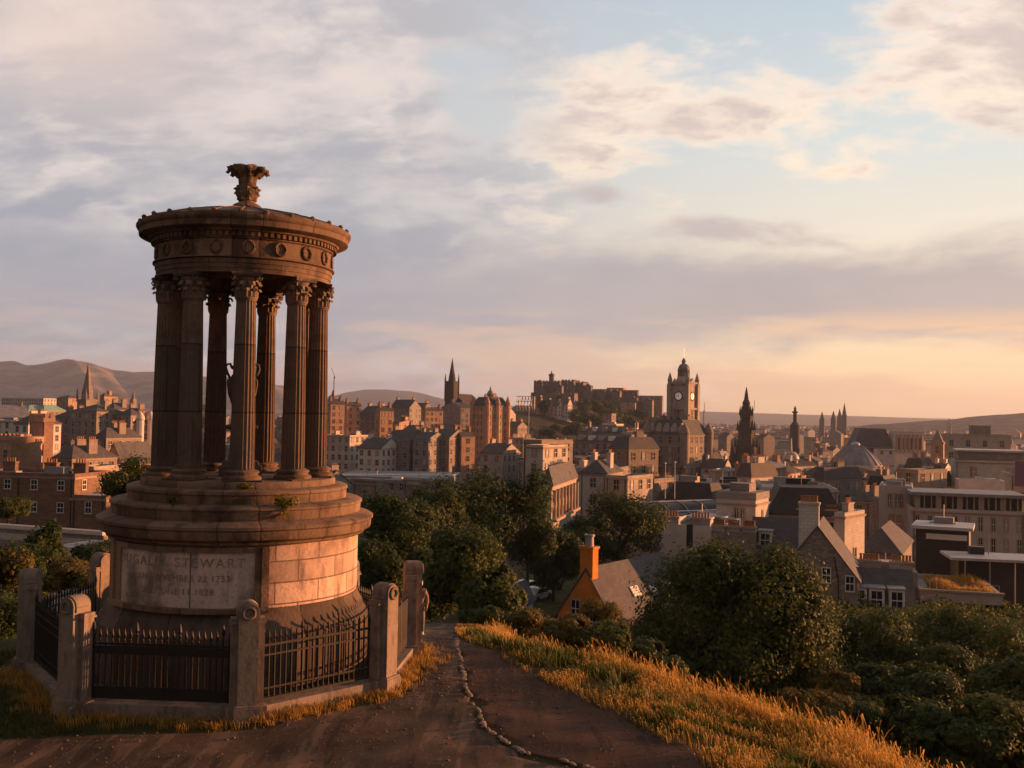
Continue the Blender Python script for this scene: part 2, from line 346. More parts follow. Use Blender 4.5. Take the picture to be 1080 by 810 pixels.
# ------------------------------------------------------------------ monument
MC = Vector((-6.22, 23.4, 0)); MRZ = math.atan2(6.3, 23.4)
def monument_stone(name, col, soot, blocks, radius, scale=1.0):
    m, g = mat(name); o = g.node('ShaderNodeTexCoord').outputs['Object']; x, y, z = g.xyz(o)
    uv = g.vec(g.m('MULTIPLY', g.m('ARCTAN2', x, y), radius), z, 0.0)
    br = g.node('ShaderNodeTexBrick'); g._in(br.inputs['Vector'], uv); br.inputs['Scale'].default_value = 1.0
    br.inputs['Brick Width'].default_value, br.inputs['Row Height'].default_value = blocks; br.inputs['Mortar Size'].default_value = .017
    br.inputs['Color1'].default_value = tuple(c * .62 for c in col) + (1,); br.inputs['Color2'].default_value = tuple(min(1, c * 1.28) for c in col) + (1,)
    br.inputs['Mortar'].default_value = tuple(c * .34 for c in col) + (1,)
    n = g.noise(o, 1.1 * scale, 7, .62); st = g.noise(g.vec(x, y, g.m('MULTIPLY', z, .22)), 3.2 * scale, 6, .6); f = g.noise(o, 14, 5, .6)
    c = g.mix(g.m('MULTIPLY', g.smooth(n, .46, .68), soot), br.outputs[0], tuple(c * .3 for c in col))
    c = g.mix(g.m('MULTIPLY', g.smooth(st, .5, .72), soot), c, tuple(c * .26 for c in col))
    c = g.mix(g.m('MULTIPLY', g.smooth(f, .5, .72), .55), c, tuple(c * .55 for c in col))
    lich = g.noise(o, 5.5, 7, .7); c = g.mix(g.m('MULTIPLY', g.smooth(lich, .60, .70), .5), c, tuple(min(1, c * f_) for c, f_ in zip(col, (1.45, 1.5, 1.35))))
    g._in(g.b.inputs['Base Color'], c); g.b.inputs['Roughness'].default_value = .9; g.b.inputs['Specular IOR Level'].default_value = .25
    bump(g, g.m('SUBTRACT', g.m('ADD', f, g.m('MULTIPLY', n, .5)), br.outputs['Fac']), .5, .025); return m
S_POD = monument_stone('podium_ashlar', (.62, .42, .325), .85, (1.05, .44), 2.75)
S_DARK = monument_stone('sooty_sandstone', (.265, .172, .115), .92, (1.2, 3.0), 2.4)
S_PLINTH = monument_stone('shaded_sooty_plinth', (.15, .105, .078), .8, (1.4, 3.0), 2.9)  # base tone darkened to stand in for shade; the patches are soot
S_COL = monument_stone('column_sandstone', (.20, .14, .105), .6, (9.0, 1.45), .3)
S_PANEL = monument_stone('panel_slab', (.52, .41, .345), .95, (2.2, 3.0), 2.75, .8)
mon = thing('round_temple_monument', 'tall round temple of nine fluted columns on a stepped stone drum inside railings', 'monument', MC, MRZ)
SEG = 144
def part(name, prof, mt, parent=mon, seg=SEG, smooth=35, **kw): return MB().lathe(prof, seg, **kw).build(name, mt, parent, smooth=smooth)
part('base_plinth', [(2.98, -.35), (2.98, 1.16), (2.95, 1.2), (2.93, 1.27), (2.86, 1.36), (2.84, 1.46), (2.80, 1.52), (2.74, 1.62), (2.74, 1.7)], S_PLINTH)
part('drum', [(2.71, 1.6), (2.71, 3.12)], S_POD)
part('drum_cornice', [(2.7, 2.98), (2.84, 3.0), (2.86, 3.06), (2.92, 3.1), (2.98, 3.12), (3.0, 3.16), (3.01, 3.3), (3.05, 3.33), (3.05, 3.39), (2.96, 3.44), (2.7, 3.5)], S_DARK)
part('step', [(2.72, 3.42), (2.74, 3.45), (2.76, 3.68), (2.79, 3.7), (2.79, 3.74), (2.72, 3.78), (2.4, 3.8)], S_DARK)
part('step', [(2.40, 3.74), (2.42, 3.8), (2.42, 3.97), (2.45, 4.0), (2.44, 4.06), (2.38, 4.09), (2.1, 4.1)], S_DARK)
part('step', [(2.14, 4.06), (2.16, 4.1), (2.16, 4.2), (2.14, 4.24), (2.05, 4.255), (.02, 4.26)], S_DARK)
# inscription panel: azimuths measured from the side that faces the camera
az_ = lambda d: R(d - 90)
panel = MB().lathe([(2.70, 1.74), (2.775, 1.74), (2.775, 2.86), (2.70, 2.86)], 60, cap=False, a0=az_(-58), a1=az_(7)).build('inscription_panel', S_PANEL, mon, smooth=35)
fr = MB()
for a0, a1, z0, z1, r in ((-66.5, -62.5, 1.66, 2.97, 2.86), (-62.5, -58, 1.68, 2.97, 2.81), (7, 9.5, 1.68, 2.97, 2.81), (9.5, 12.5, 1.66, 2.97, 2.85), (-58, 7, 2.86, 2.97, 2.82), (-66.5, 12.5, 1.64, 1.74, 2.90)):
    n_ = max(2, int((a1 - a0) / 1.2)); fr.lathe([(2.7, z0), (r, z0), (r, z1), (2.7, z1)], n_, cap=False, a0=az_(a0), a1=az_(a1))
    for a in (a0, a1):
        c_, s_ = math.cos(az_(a)), math.sin(az_(a)); fr.add([(2.7 * c_, 2.7 * s_, z0), (r * c_, r * s_, z0), (r * c_, r * s_, z1), (2.7 * c_, 2.7 * s_, z1)], [(0, 1, 2, 3)])
fr.build('frame', S_DARK, panel, smooth=35)
M_LET = plain('worn_lettering', (.33, .25, .205), .9, var=.45, scale=4)
def cyl_text(txt, size, zc, a_mid, rad_, parent, spacing=1.0, name='inscription', spread=None):
    cu = bpy.data.curves.new('t', 'FONT'); cu.body = txt; cu.size = size; cu.align_x = 'CENTER'; cu.align_y = 'CENTER'; cu.extrude = .006; cu.space_character = spacing
    to = bpy.data.objects.new('t', cu); COL.objects.link(to); bpy.context.view_layer.update()
    me = bpy.data.meshes.new_from_object(to.evaluated_get(bpy.context.evaluated_depsgraph_get())); bpy.data.objects.remove(to)
    for v in me.vertices:
        a = az_(a_mid) + v.co.x / rad_; r = rad_ + v.co.z; v.co = (r * math.cos(a), r * math.sin(a), zc + v.co.y)
    me.materials.clear(); me.materials.append(M_LET); me.name = name
    return put(name, me, parent)
cyl_text('DUGALD  STEWART', .27, 2.64, -28, 2.778, panel, 1.28)
cyl_text('BORN NOVEMBER 22 1753', .18, 2.33, -27, 2.778, panel, 1.12)
cyl_text('DIED JUNE 11 1828', .18, 2.06, -27, 2.778, panel, 1.12)
# a column: attic base, fluted shaft, leafy capital
def leaf(mb, r0, z0, hgt, out, wid, a, mt=0):
    vs = []; n = 7
    for i in range(n):
        t = i / (n - 1)
        z = z0 + hgt * (math.sin(min(t, .82) / .82 * math.pi / 2) if t < .82 else 1 - (t - .82) * 1.5)
        rr = r0 + out * (t ** 2.6) * (1.0 if t < .95 else 1.1); wd = wid * (1 - .55 * t ** 2) * (1 + .12 * math.sin(t * 18))
        for j in (-1, -.5, 0, .5, 1):
            rj = rr + (.018 if j == 0 else 0) - .022 * abs(j); aa = a + j * wd / r0
            vs.append((rj * math.cos(aa), rj * math.sin(aa), z - (.02 * abs(j) if i == n - 1 else 0)))
    fs = [(i * 5 + j, i * 5 + j + 1, (i + 1) * 5 + j + 1, (i + 1) * 5 + j) for i in range(n - 1) for j in range(4)]
    mb.add(vs, fs, mt)
def flute(a, j): 
    u = (a * 20 / (2 * math.pi)) % 1.0; return 1 - .085 * max(0, math.sin(u * math.pi)) ** .6
def make_column():
    sh = MB(); zs = np.linspace(.24, 3.83, 9); prof = [(.295, .2), (.285, .23)] + [(.258 * (1 - .2 * ((z - .24) / 3.59) ** 1.6), z) for z in zs] + [(.218, 3.85), (.218, 3.89)]
    sh.lathe(prof, 160, wob=lambda a, j: flute(a, j) if 2 <= j <= 10 else 1.0)
    col = sh.build('column', S_COL, mon, smooth=28)
    b = MB().box(-.4, .4, -.4, .4, -.03, .02); b.lathe([(.4, .0), (.41, .03), (.41, .07), (.37, .1), (.335, .115), (.335, .145), (.36, .155), (.365, .19), (.33, .215), (.29, .22)], 48)
    b.build('column_base', S_DARK, col, smooth=40)
    c = MB().lathe([(.225, 3.870), (.24, 3.890), (.24, 3.920), (.215, 3.930), (.22, 4.120), (.25, 4.290), (.31, 4.370)], 40)
    for k_ in range(8): leaf(c, .232, 3.920, .19, .075, .105, k_ * math.pi / 4)
    for k_ in range(8): leaf(c, .228, 3.930, .33, .105, .105, (k_ + .5) * math.pi / 4)
    for k_ in range(4):
        a = math.pi / 4 + k_ * math.pi / 2; leaf(c, .235, 4.070, .28, .17, .05, a)
        for s_ in (-1, 1):                                             # scrolls under the corners
            p0 = Vector((.36 * math.cos(a + s_ * .11), .36 * math.sin(a + s_ * .11), 4.300)); pts = []
            for q_ in range(9):
                th = q_ * .8; rr = .055 * (1 - q_ / 10); pts.append(p0 + Vector((math.cos(a), math.sin(a), 0)) * rr * math.cos(th) + Vector((0, 0, rr * math.sin(th))))
            c.tube(pts, .016, 5)
    ab = []                                                            # hollow-sided abacus
    for k_ in range(4):
        a = k_ * math.pi / 2 - math.pi / 4
        for t in np.linspace(0, 1, 8)[:-1]:
            p0 = Vector((math.cos(a), math.sin(a), 0)) * .43; p1 = Vector((math.cos(a + math.pi / 2), math.sin(a + math.pi / 2), 0)) * .43
            p = p0.lerp(p1, t); p *= 1 - .12 * math.sin(math.pi * t); ab.append((p.x, p.y))
    c.prism(ab, 4.350, 4.400); c.prism([(x * 1.05, y * 1.05) for x, y in ab], 4.400, 4.440)
    c.build('capital', S_COL, col, smooth=35); return col
c0 = make_column()
for k_ in range(9):
    o = c0 if k_ == 0 else copy_tree(c0, mon)
    a = az_(k_ * 40.0 + 1.0); o.location = (1.7 * math.cos(a), 1.7 * math.sin(a), 4.26); o.rotation_euler = (0, 0, a)
# entablature
def ring(name, prof, mt, seg=SEG, smooth=35):
    return MB().lathe(prof + [prof[0]], seg, cap=False).build(name, mt, mon, smooth=smooth)
ring('architrave', [(1.42, 8.700), (1.93, 8.700), (1.935, 8.791), (1.955, 8.795), (1.96, 8.891), (1.98, 8.895), (1.985, 8.990), (2.03, 9.009), (2.03, 9.045), (1.42, 9.045)], S_DARK)
fz = ring('frieze', [(1.9, 9.036), (1.955, 9.045), (1.955, 9.399), (1.99, 9.417), (1.9, 9.453)], S_DARK)
ring('ceiling_slab', [(.02, 8.945), (1.5, 8.945), (1.5, 9.127), (.02, 9.127)], S_DARK)
M_WRE = S_DARK
wm = MB(); wp = []
for k_ in range(24):
    t = k_ * math.pi / 12; wp.append((.118 * math.cos(t), 0, .135 * math.sin(t)))
for k_ in range(24):
    p = Vector(wp[k_]); q_ = Vector(wp[(k_ + 1) % 24]); d_ = (q_ - p).normalized()
    wm.tube([p - d_ * .012, p + d_ * .02, q_ + d_ * .006], [.016, .034, .012], 6)
wme = wm.mesh('wreath', S_DARK, 40)
for k_ in range(18):
    a = az_(k_ * 20 + 1.5); put('wreath', wme, fz, (1.975 * math.cos(a), 1.975 * math.sin(a), 9.236), a + math.pi / 2)
cor = MB(); cp = [(1.88, 9.417), (2.0, 9.426), (2.0, 9.453), (2.02, 9.453), (2.02, 9.544), (2.1, 9.562), (2.13, 9.599), (2.32, 9.635), (2.335, 9.644), (2.345, 9.762), (2.37, 9.780), (2.40, 9.835), (2.40, 9.871), (2.3, 9.900), (1.88, 9.900)]
cor.lathe(cp + [cp[0]], SEG, cap=False)
for k_ in range(96):
    a = k_ * 2 * math.pi / 96; cor.box(2.0, 2.075, -.035, .035, 9.458, 9.546, rz=a)
cor.build('cornice', S_DARK, mon, smooth=35)
rf = MB(); rf.lathe([(2.34, 9.853), (2.34, 9.920), (2.22, 9.970), (1.7, 10.110), (1.1, 10.250), (.55, 10.350), (.3, 10.390), (.26, 10.450), (.02, 10.470)], SEG)
for k_ in range(27):                                                  # ribs and antefixes along the eaves
    a = k_ * 2 * math.pi / 27; ca, sa = math.cos(a), math.sin(a)
    rf.tube([(2.34 * ca, 2.34 * sa, 9.920), (1.7 * ca, 1.7 * sa, 10.115), (1.1 * ca, 1.1 * sa, 10.255), (.5 * ca, .5 * sa, 10.365)], [.03, .03, .024, .015], 6)
    rf.lathe([(.05, 0), (.045, .03), (.06, .06), (.04, .1), (.01, .115)], 7, c=(2.31 * ca, 2.31 * sa, 9.890))
rfo = rf.build('roof', S_DARK, mon, smooth=35)
fi = MB(); fi.lathe([(.34, 10.41), (.36, 10.45), (.3, 10.51), (.24, 10.54), (.17, 10.58), (.17, 10.63), (.22, 10.67), (.255, 10.73), (.26, 10.84), (.24, 10.9), (.25, 10.92), (.25, 10.95), (.2, 10.97), (.185, 11.02), (.195, 11.1), (.22, 11.18), (.2, 11.2)], 32)
lobe = lambda a, j: 1 + (.02, .03, .05, .09, .13, .17, .19, .17, .1, 0)[j] * (abs(math.sin(4 * a + .4)) ** .7 * 2 - 1)
fi.lathe([(.2, 11.0), (.205, 11.09), (.23, 11.16), (.29, 11.22), (.35, 11.28), (.38, 11.34), (.36, 11.385), (.28, 11.37), (.15, 11.35), (.05, 11.35)], 64, wob=lobe)
for k_ in range(8):
    a = k_ * math.pi / 4 + .1; ca, sa = math.cos(a), math.sin(a); fi.tube([(.24 * ca, .24 * sa, 11.2), (.36 * ca, .36 * sa, 11.33), (.43 * ca, .43 * sa, 11.32), (.45 * ca, .45 * sa, 11.25), (.42 * ca, .42 * sa, 11.22)], [.07, .085, .075, .06, .03], 7)
for k_ in range(8):
    leaf(fi, .215, 10.61, .2, .07, .10, k_ * math.pi / 4 + .2); leaf(fi, .245, 10.77, .14, .05, .10, k_ * math.pi / 4)
fi.build('finial', S_DARK, rfo, smooth=40)
# urn in the middle of the temple
urn = thing('stone_urn', 'two handled stone urn on a pedestal between the columns of the round temple', 'urn', tuple(MC + Vector((0, 0, 4.26))), MRZ)
u = MB(); u.lathe([(.02, 1.2), (.14, 1.2), (.16, 1.25), (.1, 1.3), (.08, 1.36), (.12, 1.42), (.22, 1.6), (.31, 1.85), (.35, 2.1), (.34, 2.2), (.25, 2.28), (.2, 2.36), (.21, 2.42), (.27, 2.46), (.27, 2.5), (.16, 2.55), (.1, 2.62), (.05, 2.7), (.02, 2.72)], 40)
u.build('vessel', S_COL, urn, smooth=40)
for s_ in (-1, 1):
    hd = MB(); pts = [(.26 * s_, 0, 2.2), (.33 * s_, 0, 2.33), (.37 * s_, 0, 2.45), (.35 * s_, 0, 2.55), (.28 * s_, 0, 2.56), (.25 * s_, 0, 2.49)]; hd.tube(pts, .03, 8); hd.build('handle', S_COL, urn, smooth=50)
p_ = MB(); p_.lathe([(.48, -.02), (.48, .22), (.42, .24), (.4, .32), (.3, .36), (.27, .42), (.25, .5), (.24, 1.0), (.26, 1.05), (.36, 1.08), (.38, 1.14), (.3, 1.17), (.2, 1.2)], 40); p_.build('pedestal', S_COL, urn, smooth=40)
# ------------------------------------------------------------------ enclosure: stone posts and iron railings
S_POST = monument_stone('post_sandstone', (.37, .285, .225), .62, (9, 9), 1.0, 2.2)
M_IRON = plain('black_iron', (.028, .022, .020), .55, .3, .25, 8, .5)
FP = [(-10.4, 22.35), (-8.15, 19.35), (-4.86, 19.1), (-2.62, 21.3), (-2.36, 24.4), (-4.3, 27.3), (-7.6, 27.6), (-10.1, 25.4)]
FC = (-6.35, 23.4)
POST_L = ['leftmost railing post, square shouldered stone with a rounded top, beside the bushes', 'rounded stone railing post with its top glowing orange, left end of the front railing', 'nearest rounded stone railing post carrying a carved wreath, in front of the stone drum', 'stone railing post whose tall right face glows orange beside the dirt path', 'tall grey stone railing post at the path corner beside the walker', 'stone railing post hidden behind the drum on the far right', 'stone railing post hidden behind the drum at the back', 'stone railing post behind the drum near the left bushes']
def make_post():
    root = put('railing_post', None)
    b = MB(); b.box(-.24, .24, -.34, .2, -.3, .26); b.box(-.22, .22, -.32, .18, .26, .30); b.box(-.37, -.24, -.16, .16, -.3, .24); b.box(.24, .37, -.16, .16, -.3, .24); b.build('plinth', S_POST, root)
    s_ = MB(); pts = [(.18 * math.cos(t), 2.0 + .18 * math.sin(t)) for t in np.linspace(0, math.pi, 17)]
    s_.slab([(-.18, .3), (.18, .3)] + pts, -.27, .14); s_.slab([(x * 1.13, 2.0 + (z - 2.0) * 1.13) for x, z in pts], -.22, .09); s_.box(-.205, .205, -.22, .09, 1.9, 1.995)
    s_.build('pillar', S_POST, root, smooth=30)
    wg = MB()
    for q_ in (-1, 1):
        wg.box(min(.175 * q_, .30 * q_), max(.175 * q_, .30 * q_), -.12, .12, .25, 1.78); wg.box(min(.175 * q_, .33 * q_), max(.175 * q_, .33 * q_), -.15, .15, 1.78, 1.82); wg.box(min(.175 * q_, .31 * q_), max(.175 * q_, .31 * q_), -.13, .13, 1.82, 1.88)
    wg.build('shoulder', S_POST, root)
    wmo = MB(); 
    for k_ in range(18):
        a = k_ * math.pi / 9; b2 = a + math.pi / 9
        wmo.tube([(.105 * math.cos(a), -.285, 2.0 + .105 * math.sin(a)), (.105 * math.cos(b2 + .1), -.295, 2.0 + .105 * math.sin(b2 + .1))], [.034, .016], 6)
    wmo.build('wreath', S_POST, root, smooth=50); return root
post0 = make_post()
for k_, (x, y) in enumerate(FP):
    o = post0 if k_ == 0 else copy_tree(post0)
    o.location = (x, y, gz(x, y) + .02); o.rotation_euler = (0, 0, math.atan2(y - FC[1], x - FC[0]) + math.pi / 2)
    tag(o, POST_L[k_], 'post', 'stone posts of the railing enclosure')
bar = MB(); bar.tube([(0, 0, .3), (0, 0, 1.4)], .019, 6); bar.lathe([(.014, 1.38), (.022, 1.4), (.012, 1.42), (.03, 1.47), (.022, 1.53), (.003, 1.61)], 6); bar_me = bar.mesh('bar', M_IRON)
bar2 = MB(); bar2.tube([(0, 0, .3), (0, 0, 1.5)], .024, 6); bar2.lathe([(.024, 1.48), (.032, 1.5), (.018, 1.53), (.04, 1.58), (.028, 1.65), (.003, 1.74)], 6); bar2_me = bar2.mesh('standard', M_IRON)
RAIL_L = ['iron spear railing on the left side running back toward the bushes', 'front iron railing in deep shade with broad dark top and bottom bands', 'iron spear railing with rings along its foot, right of the nearest stone post', 'short iron railing beside the dirt path next to the walker', 'iron railing behind the drum on the path side', 'iron railing behind the drum toward the trees', 'iron railing across the back of the enclosure', 'iron spear railing at the back left against the yellow bushes']
for k_ in range(8):
    p, q_ = Vector(FP[k_] + (0,)), Vector(FP[(k_ + 1) % 8] + (0,)); d_ = q_ - p; Lp = d_.length; ux = d_.normalized()
    z0 = min(gz(p.x, p.y), gz(q_.x, q_.y)); root = thing('iron_railing', RAIL_L[k_], 'railing', ((p.x + q_.x) / 2, (p.y + q_.y) / 2, z0), math.atan2(d_.y, d_.x), 'iron railings of the enclosure')
    h = Lp / 2 - .34
    MB().box(-h - .02, h + .02, -.17, .17, -.3, .24).build('kerb', S_POST, root)
    r_ = MB().box(-h, h, -.02, .02, 1.30, 1.345)
    if k_ == 1: r_.box(-h, h, -.025, .025, 1.13, 1.285); r_.box(-h, h, -.03, .03, .30, .52)  # front railing: solid upper band also stands in for shadow between its rails
    else: r_.box(-h, h, -.02, .02, 1.12, 1.155)
    r_.build('top_rail', M_IRON, root)
    l_ = MB().box(-h, h, -.02, .02, .30, .335).box(-h, h, -.018, .018, .50, .53)
    n_ = int(2 * h / .118)
    for i in range(n_):
        xx = -h + (i + .5) * 2 * h / n_; pts = [(xx + .05 * math.cos(t), 0, .417 + .075 * math.sin(t)) for t in np.linspace(0, 2 * math.pi, 9)]
        if k_ != 1: l_.tube(pts, .01, 4)
    l_.build('bottom_rail', M_IRON, root)
    for i in range(n_ + 1):
        put('bar' if i % 7 else 'standard', bar_me if i % 7 else bar2_me, root, (-h + i * 2 * h / n_, 0, 0))

# loose gravel lying on the path
r_ = np.random.default_rng(3); n = 5200; gy = r_.uniform(14.6, 30, n); lf = np.interp(gy, YS, PATH_L); rt_ = BANK_R(gy); gx = lf + (rt_ - lf) * r_.uniform(size=n); keep = (np.abs(gx - STONE_X(gy)) > .12) & (np.sin(gx * 1.7 + 2 * np.sin(gy)) * np.sin(gy * 1.3 - gx) + r_.normal(size=n) * .5 > -.1); gx, gy = gx[keep], gy[keep]; n = len(gx)
sz = (r_.lognormal(-4.45, .45, n)).clip(.006, .034)[:, None, None]; cube = np.array([[-1, -1, -.4], [1, -1, -.4], [1, 1, -.4], [-1, 1, -.4], [-.7, -.6, .6], [.6, -.7, .6], [.7, .6, .6], [-.6, .7, .6]]); th = r_.uniform(0, 6.28, n)
c_, s_ = np.cos(th)[:, None], np.sin(th)[:, None]; cx_ = cube[None, :, 0] * c_ - cube[None, :, 1] * s_; cy_ = cube[None, :, 0] * s_ * r_.uniform(.6, 1, (n, 1)) + cube[None, :, 1] * c_; V = np.stack([cx_, cy_, np.repeat(cube[None, :, 2], n, 0)], -1) * sz + np.stack([gx, gy, ground_z(gx, gy) + .036], 1)[:, None, :]
Q = (np.arange(n)[:, None, None] * 8 + np.array([[4, 5, 6, 7], [0, 1, 5, 4], [1, 2, 6, 5], [2, 3, 7, 6], [3, 0, 4, 7]])[None]).reshape(-1, 4)
tag(put('gravel', np_mesh('gravel', V.reshape(-1, 3), Q, plain('gravel_stone', (.13, .095, .072), .95, var=.35, scale=6))), kind='stuff')
# ------------------------------------------------------------------ city materials
def slate(name, col, bw=.5, bh=.28):
    return stone(name, col, bw, bh, .012, .22, .35, .35, .75)
def ct(c):
    m_ = sum(c) / 3; return tuple(min(.8, (x * .52 + m_ * .48) * 1.5) for x in c)
W = {
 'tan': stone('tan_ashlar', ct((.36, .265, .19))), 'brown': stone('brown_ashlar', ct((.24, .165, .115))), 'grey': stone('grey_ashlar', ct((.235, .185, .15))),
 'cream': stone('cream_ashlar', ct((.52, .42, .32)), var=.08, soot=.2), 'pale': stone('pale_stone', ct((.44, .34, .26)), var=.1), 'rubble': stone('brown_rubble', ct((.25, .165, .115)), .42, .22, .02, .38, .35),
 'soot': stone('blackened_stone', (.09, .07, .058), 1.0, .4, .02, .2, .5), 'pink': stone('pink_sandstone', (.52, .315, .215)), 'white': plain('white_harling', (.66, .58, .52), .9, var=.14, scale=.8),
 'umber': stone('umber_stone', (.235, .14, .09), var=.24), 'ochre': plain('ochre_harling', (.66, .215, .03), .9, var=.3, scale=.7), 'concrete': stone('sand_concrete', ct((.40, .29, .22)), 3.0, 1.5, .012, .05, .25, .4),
 'dark': plain('dark_cladding', (.035, .03, .03), .5, var=.2, scale=.5), 'rock': stone('castle_rubble', ct((.17, .125, .10)), 1.4, .7, .03, .3, .4),
}
RM = {
 'slate': slate('slate_roof', (.115, .105, .108)), 'grey': plain('lead_roof', (.26, .245, .245), .6, var=.3, scale=.35), 'dark': slate('dark_slate', (.06, .054, .055)),
 'pale': plain('pale_roof_sheet', (.42, .39, .38), .5, var=.16, scale=.5), 'copper': plain('green_copper', (.24, .40, .33), .6, var=.15, scale=.6), 'brown': slate('brown_slate', (.14, .105, .09)), 'white': plain('white_membrane', (.52, .49, .47), .6, var=.1, scale=.4),
}
M_GLASS = plain('window_glass', (.018, .016, .017), .08, var=.2, scale=.4, spec=.6)
M_WHITE = plain('white_sash_paint', (.74, .70, .66), .55, var=.06)
M_TRIM = plain('sandstone_trim', (.38, .28, .21), .9, var=.15, scale=.6)
M_POT = plain('clay_pot', (.45, .20, .10), .85, var=.25, scale=2)
M_LEAD = plain('lead_flashing', (.32, .30, .30), .5, var=.15)
M_STEEL = plain('grey_steel', (.30, .29, .29), .4, .6, .1)
# ------------------------------------------------------------------ windows: a frame and a pane, facing local -Y
def window_mesh(kind, wd, ht):
    f = MB(); a, b = wd / 2, ht / 2
    if kind == 'sash':
        t = .10
        for x0, x1, z0, z1 in ((-a, a, b - t, b), (-a, a, -b, -b + t), (-a, -a + t, -b + t, b - t), (a - t, a, -b + t, b - t), (-a + t, a - t, -.05, .05)): f.box(x0, x1, -.09, .02, z0, z1, 0)
        for z0, z1 in ((-b + t, -.05), (.05, b - t)): f.box(-.025, .025, -.06, 0, z0, z1, 0)
        f.box(-a - .1, a + .1, -.14, .02, -b - .12, -b - .002, 1)
    else:
        t = .16
        for x0, x1, z0, z1 in ((-a - t, a + t, b, b + t), (-a - t, a + t, -b - .14, -b), (-a - t, -a, -b, b), (a, a + t, -b, b)): f.box(x0, x1, -.10, .02, z0, z1, 1)
        f.box(-a, a, -.03, .0, -.035, .035, 0); f.box(-.03, .03, -.032, .0, -b, b, 0)
    p = MB().box(-a, a, -.022, .01, -b, b)
    whole = MB(); whole.v = list(f.v); whole.f = list(f.f); whole.m = list(f.m); whole.add(p.v, p.f, 2)
    return f.mesh('window', [M_WHITE, M_TRIM]), p.mesh('pane', M_GLASS), [whole.mesh('window', [M_WHITE, M_TRIM, gm_]) for gm_ in (M_GLASS, M_BLIND, M_SKYPANE)]
WIN = {}; WR = random.Random(3)
M_BLIND = plain('drawn_blind', (.36, .31, .27), .7, var=.1); M_SKYPANE = plain('reflective_pane', (.07, .075, .085), .04, .0, .1, 1, 1.0)
def window(parent, kind, wd, ht, x, y, z, rz, near):
    key = (kind, wd, ht)
    if key not in WIN: WIN[key] = window_mesh(*key)
    f, p, whole = WIN[key]
    if not near: whole = WIN[key][2][WR.choice((0, 0, 0, 1, 2))]
    if near:
        o = put('window', f, parent, (x, y, z), rz); put('pane', p, o); return o
    return put('window', whole, parent, (x, y, z), rz)
def chimney(parent, x, y, z0, z1, lx=1.7, ly=.8, pots=4, mt=None, near=False, along='x'):
    b = MB(); b.box(x - lx / 2, x + lx / 2, y - ly / 2, y + ly / 2, z0, z1 - .15); b.box(x - lx / 2 - .1, x + lx / 2 + .1, y - ly / 2 - .1, y + ly / 2 + .1, z1 - .15, z1 + .08)
    pot = []
    for i in range(pots):
        u_ = (i + .5) / pots - .5; px_, py__ = (x + u_ * lx * .9, y) if along == 'x' else (x, y + u_ * ly * .9)
        pot.append((px_, py__, z1 + .08))
    prof = [(.16, 0), (.15, .1), (.125, .55), (.16, .6), (.16, .68), (.1, .68), (.1, .5)]
    if near:
        o = b.build('chimney', mt or W['tan'], parent)
        for q_ in pot: put('chimney_pot', POT_ME, o, q_)
    else:
        for q_ in pot: b.lathe([(.17, 0), (.14, .6), (.17, .7)], 6, 1, c=q_)
        o = b.build('chimney', [mt or W['tan'], M_POT], parent)
    return o
POT_ME = MB().lathe([(.16, 0), (.15, .1), (.125, .55), (.16, .6), (.16, .68), (.1, .68), (.1, .5)], 12).mesh('chimney_pot', M_POT, 40)
USED = []                                                   # px, depth, radius of what already stands
class Bd: pass
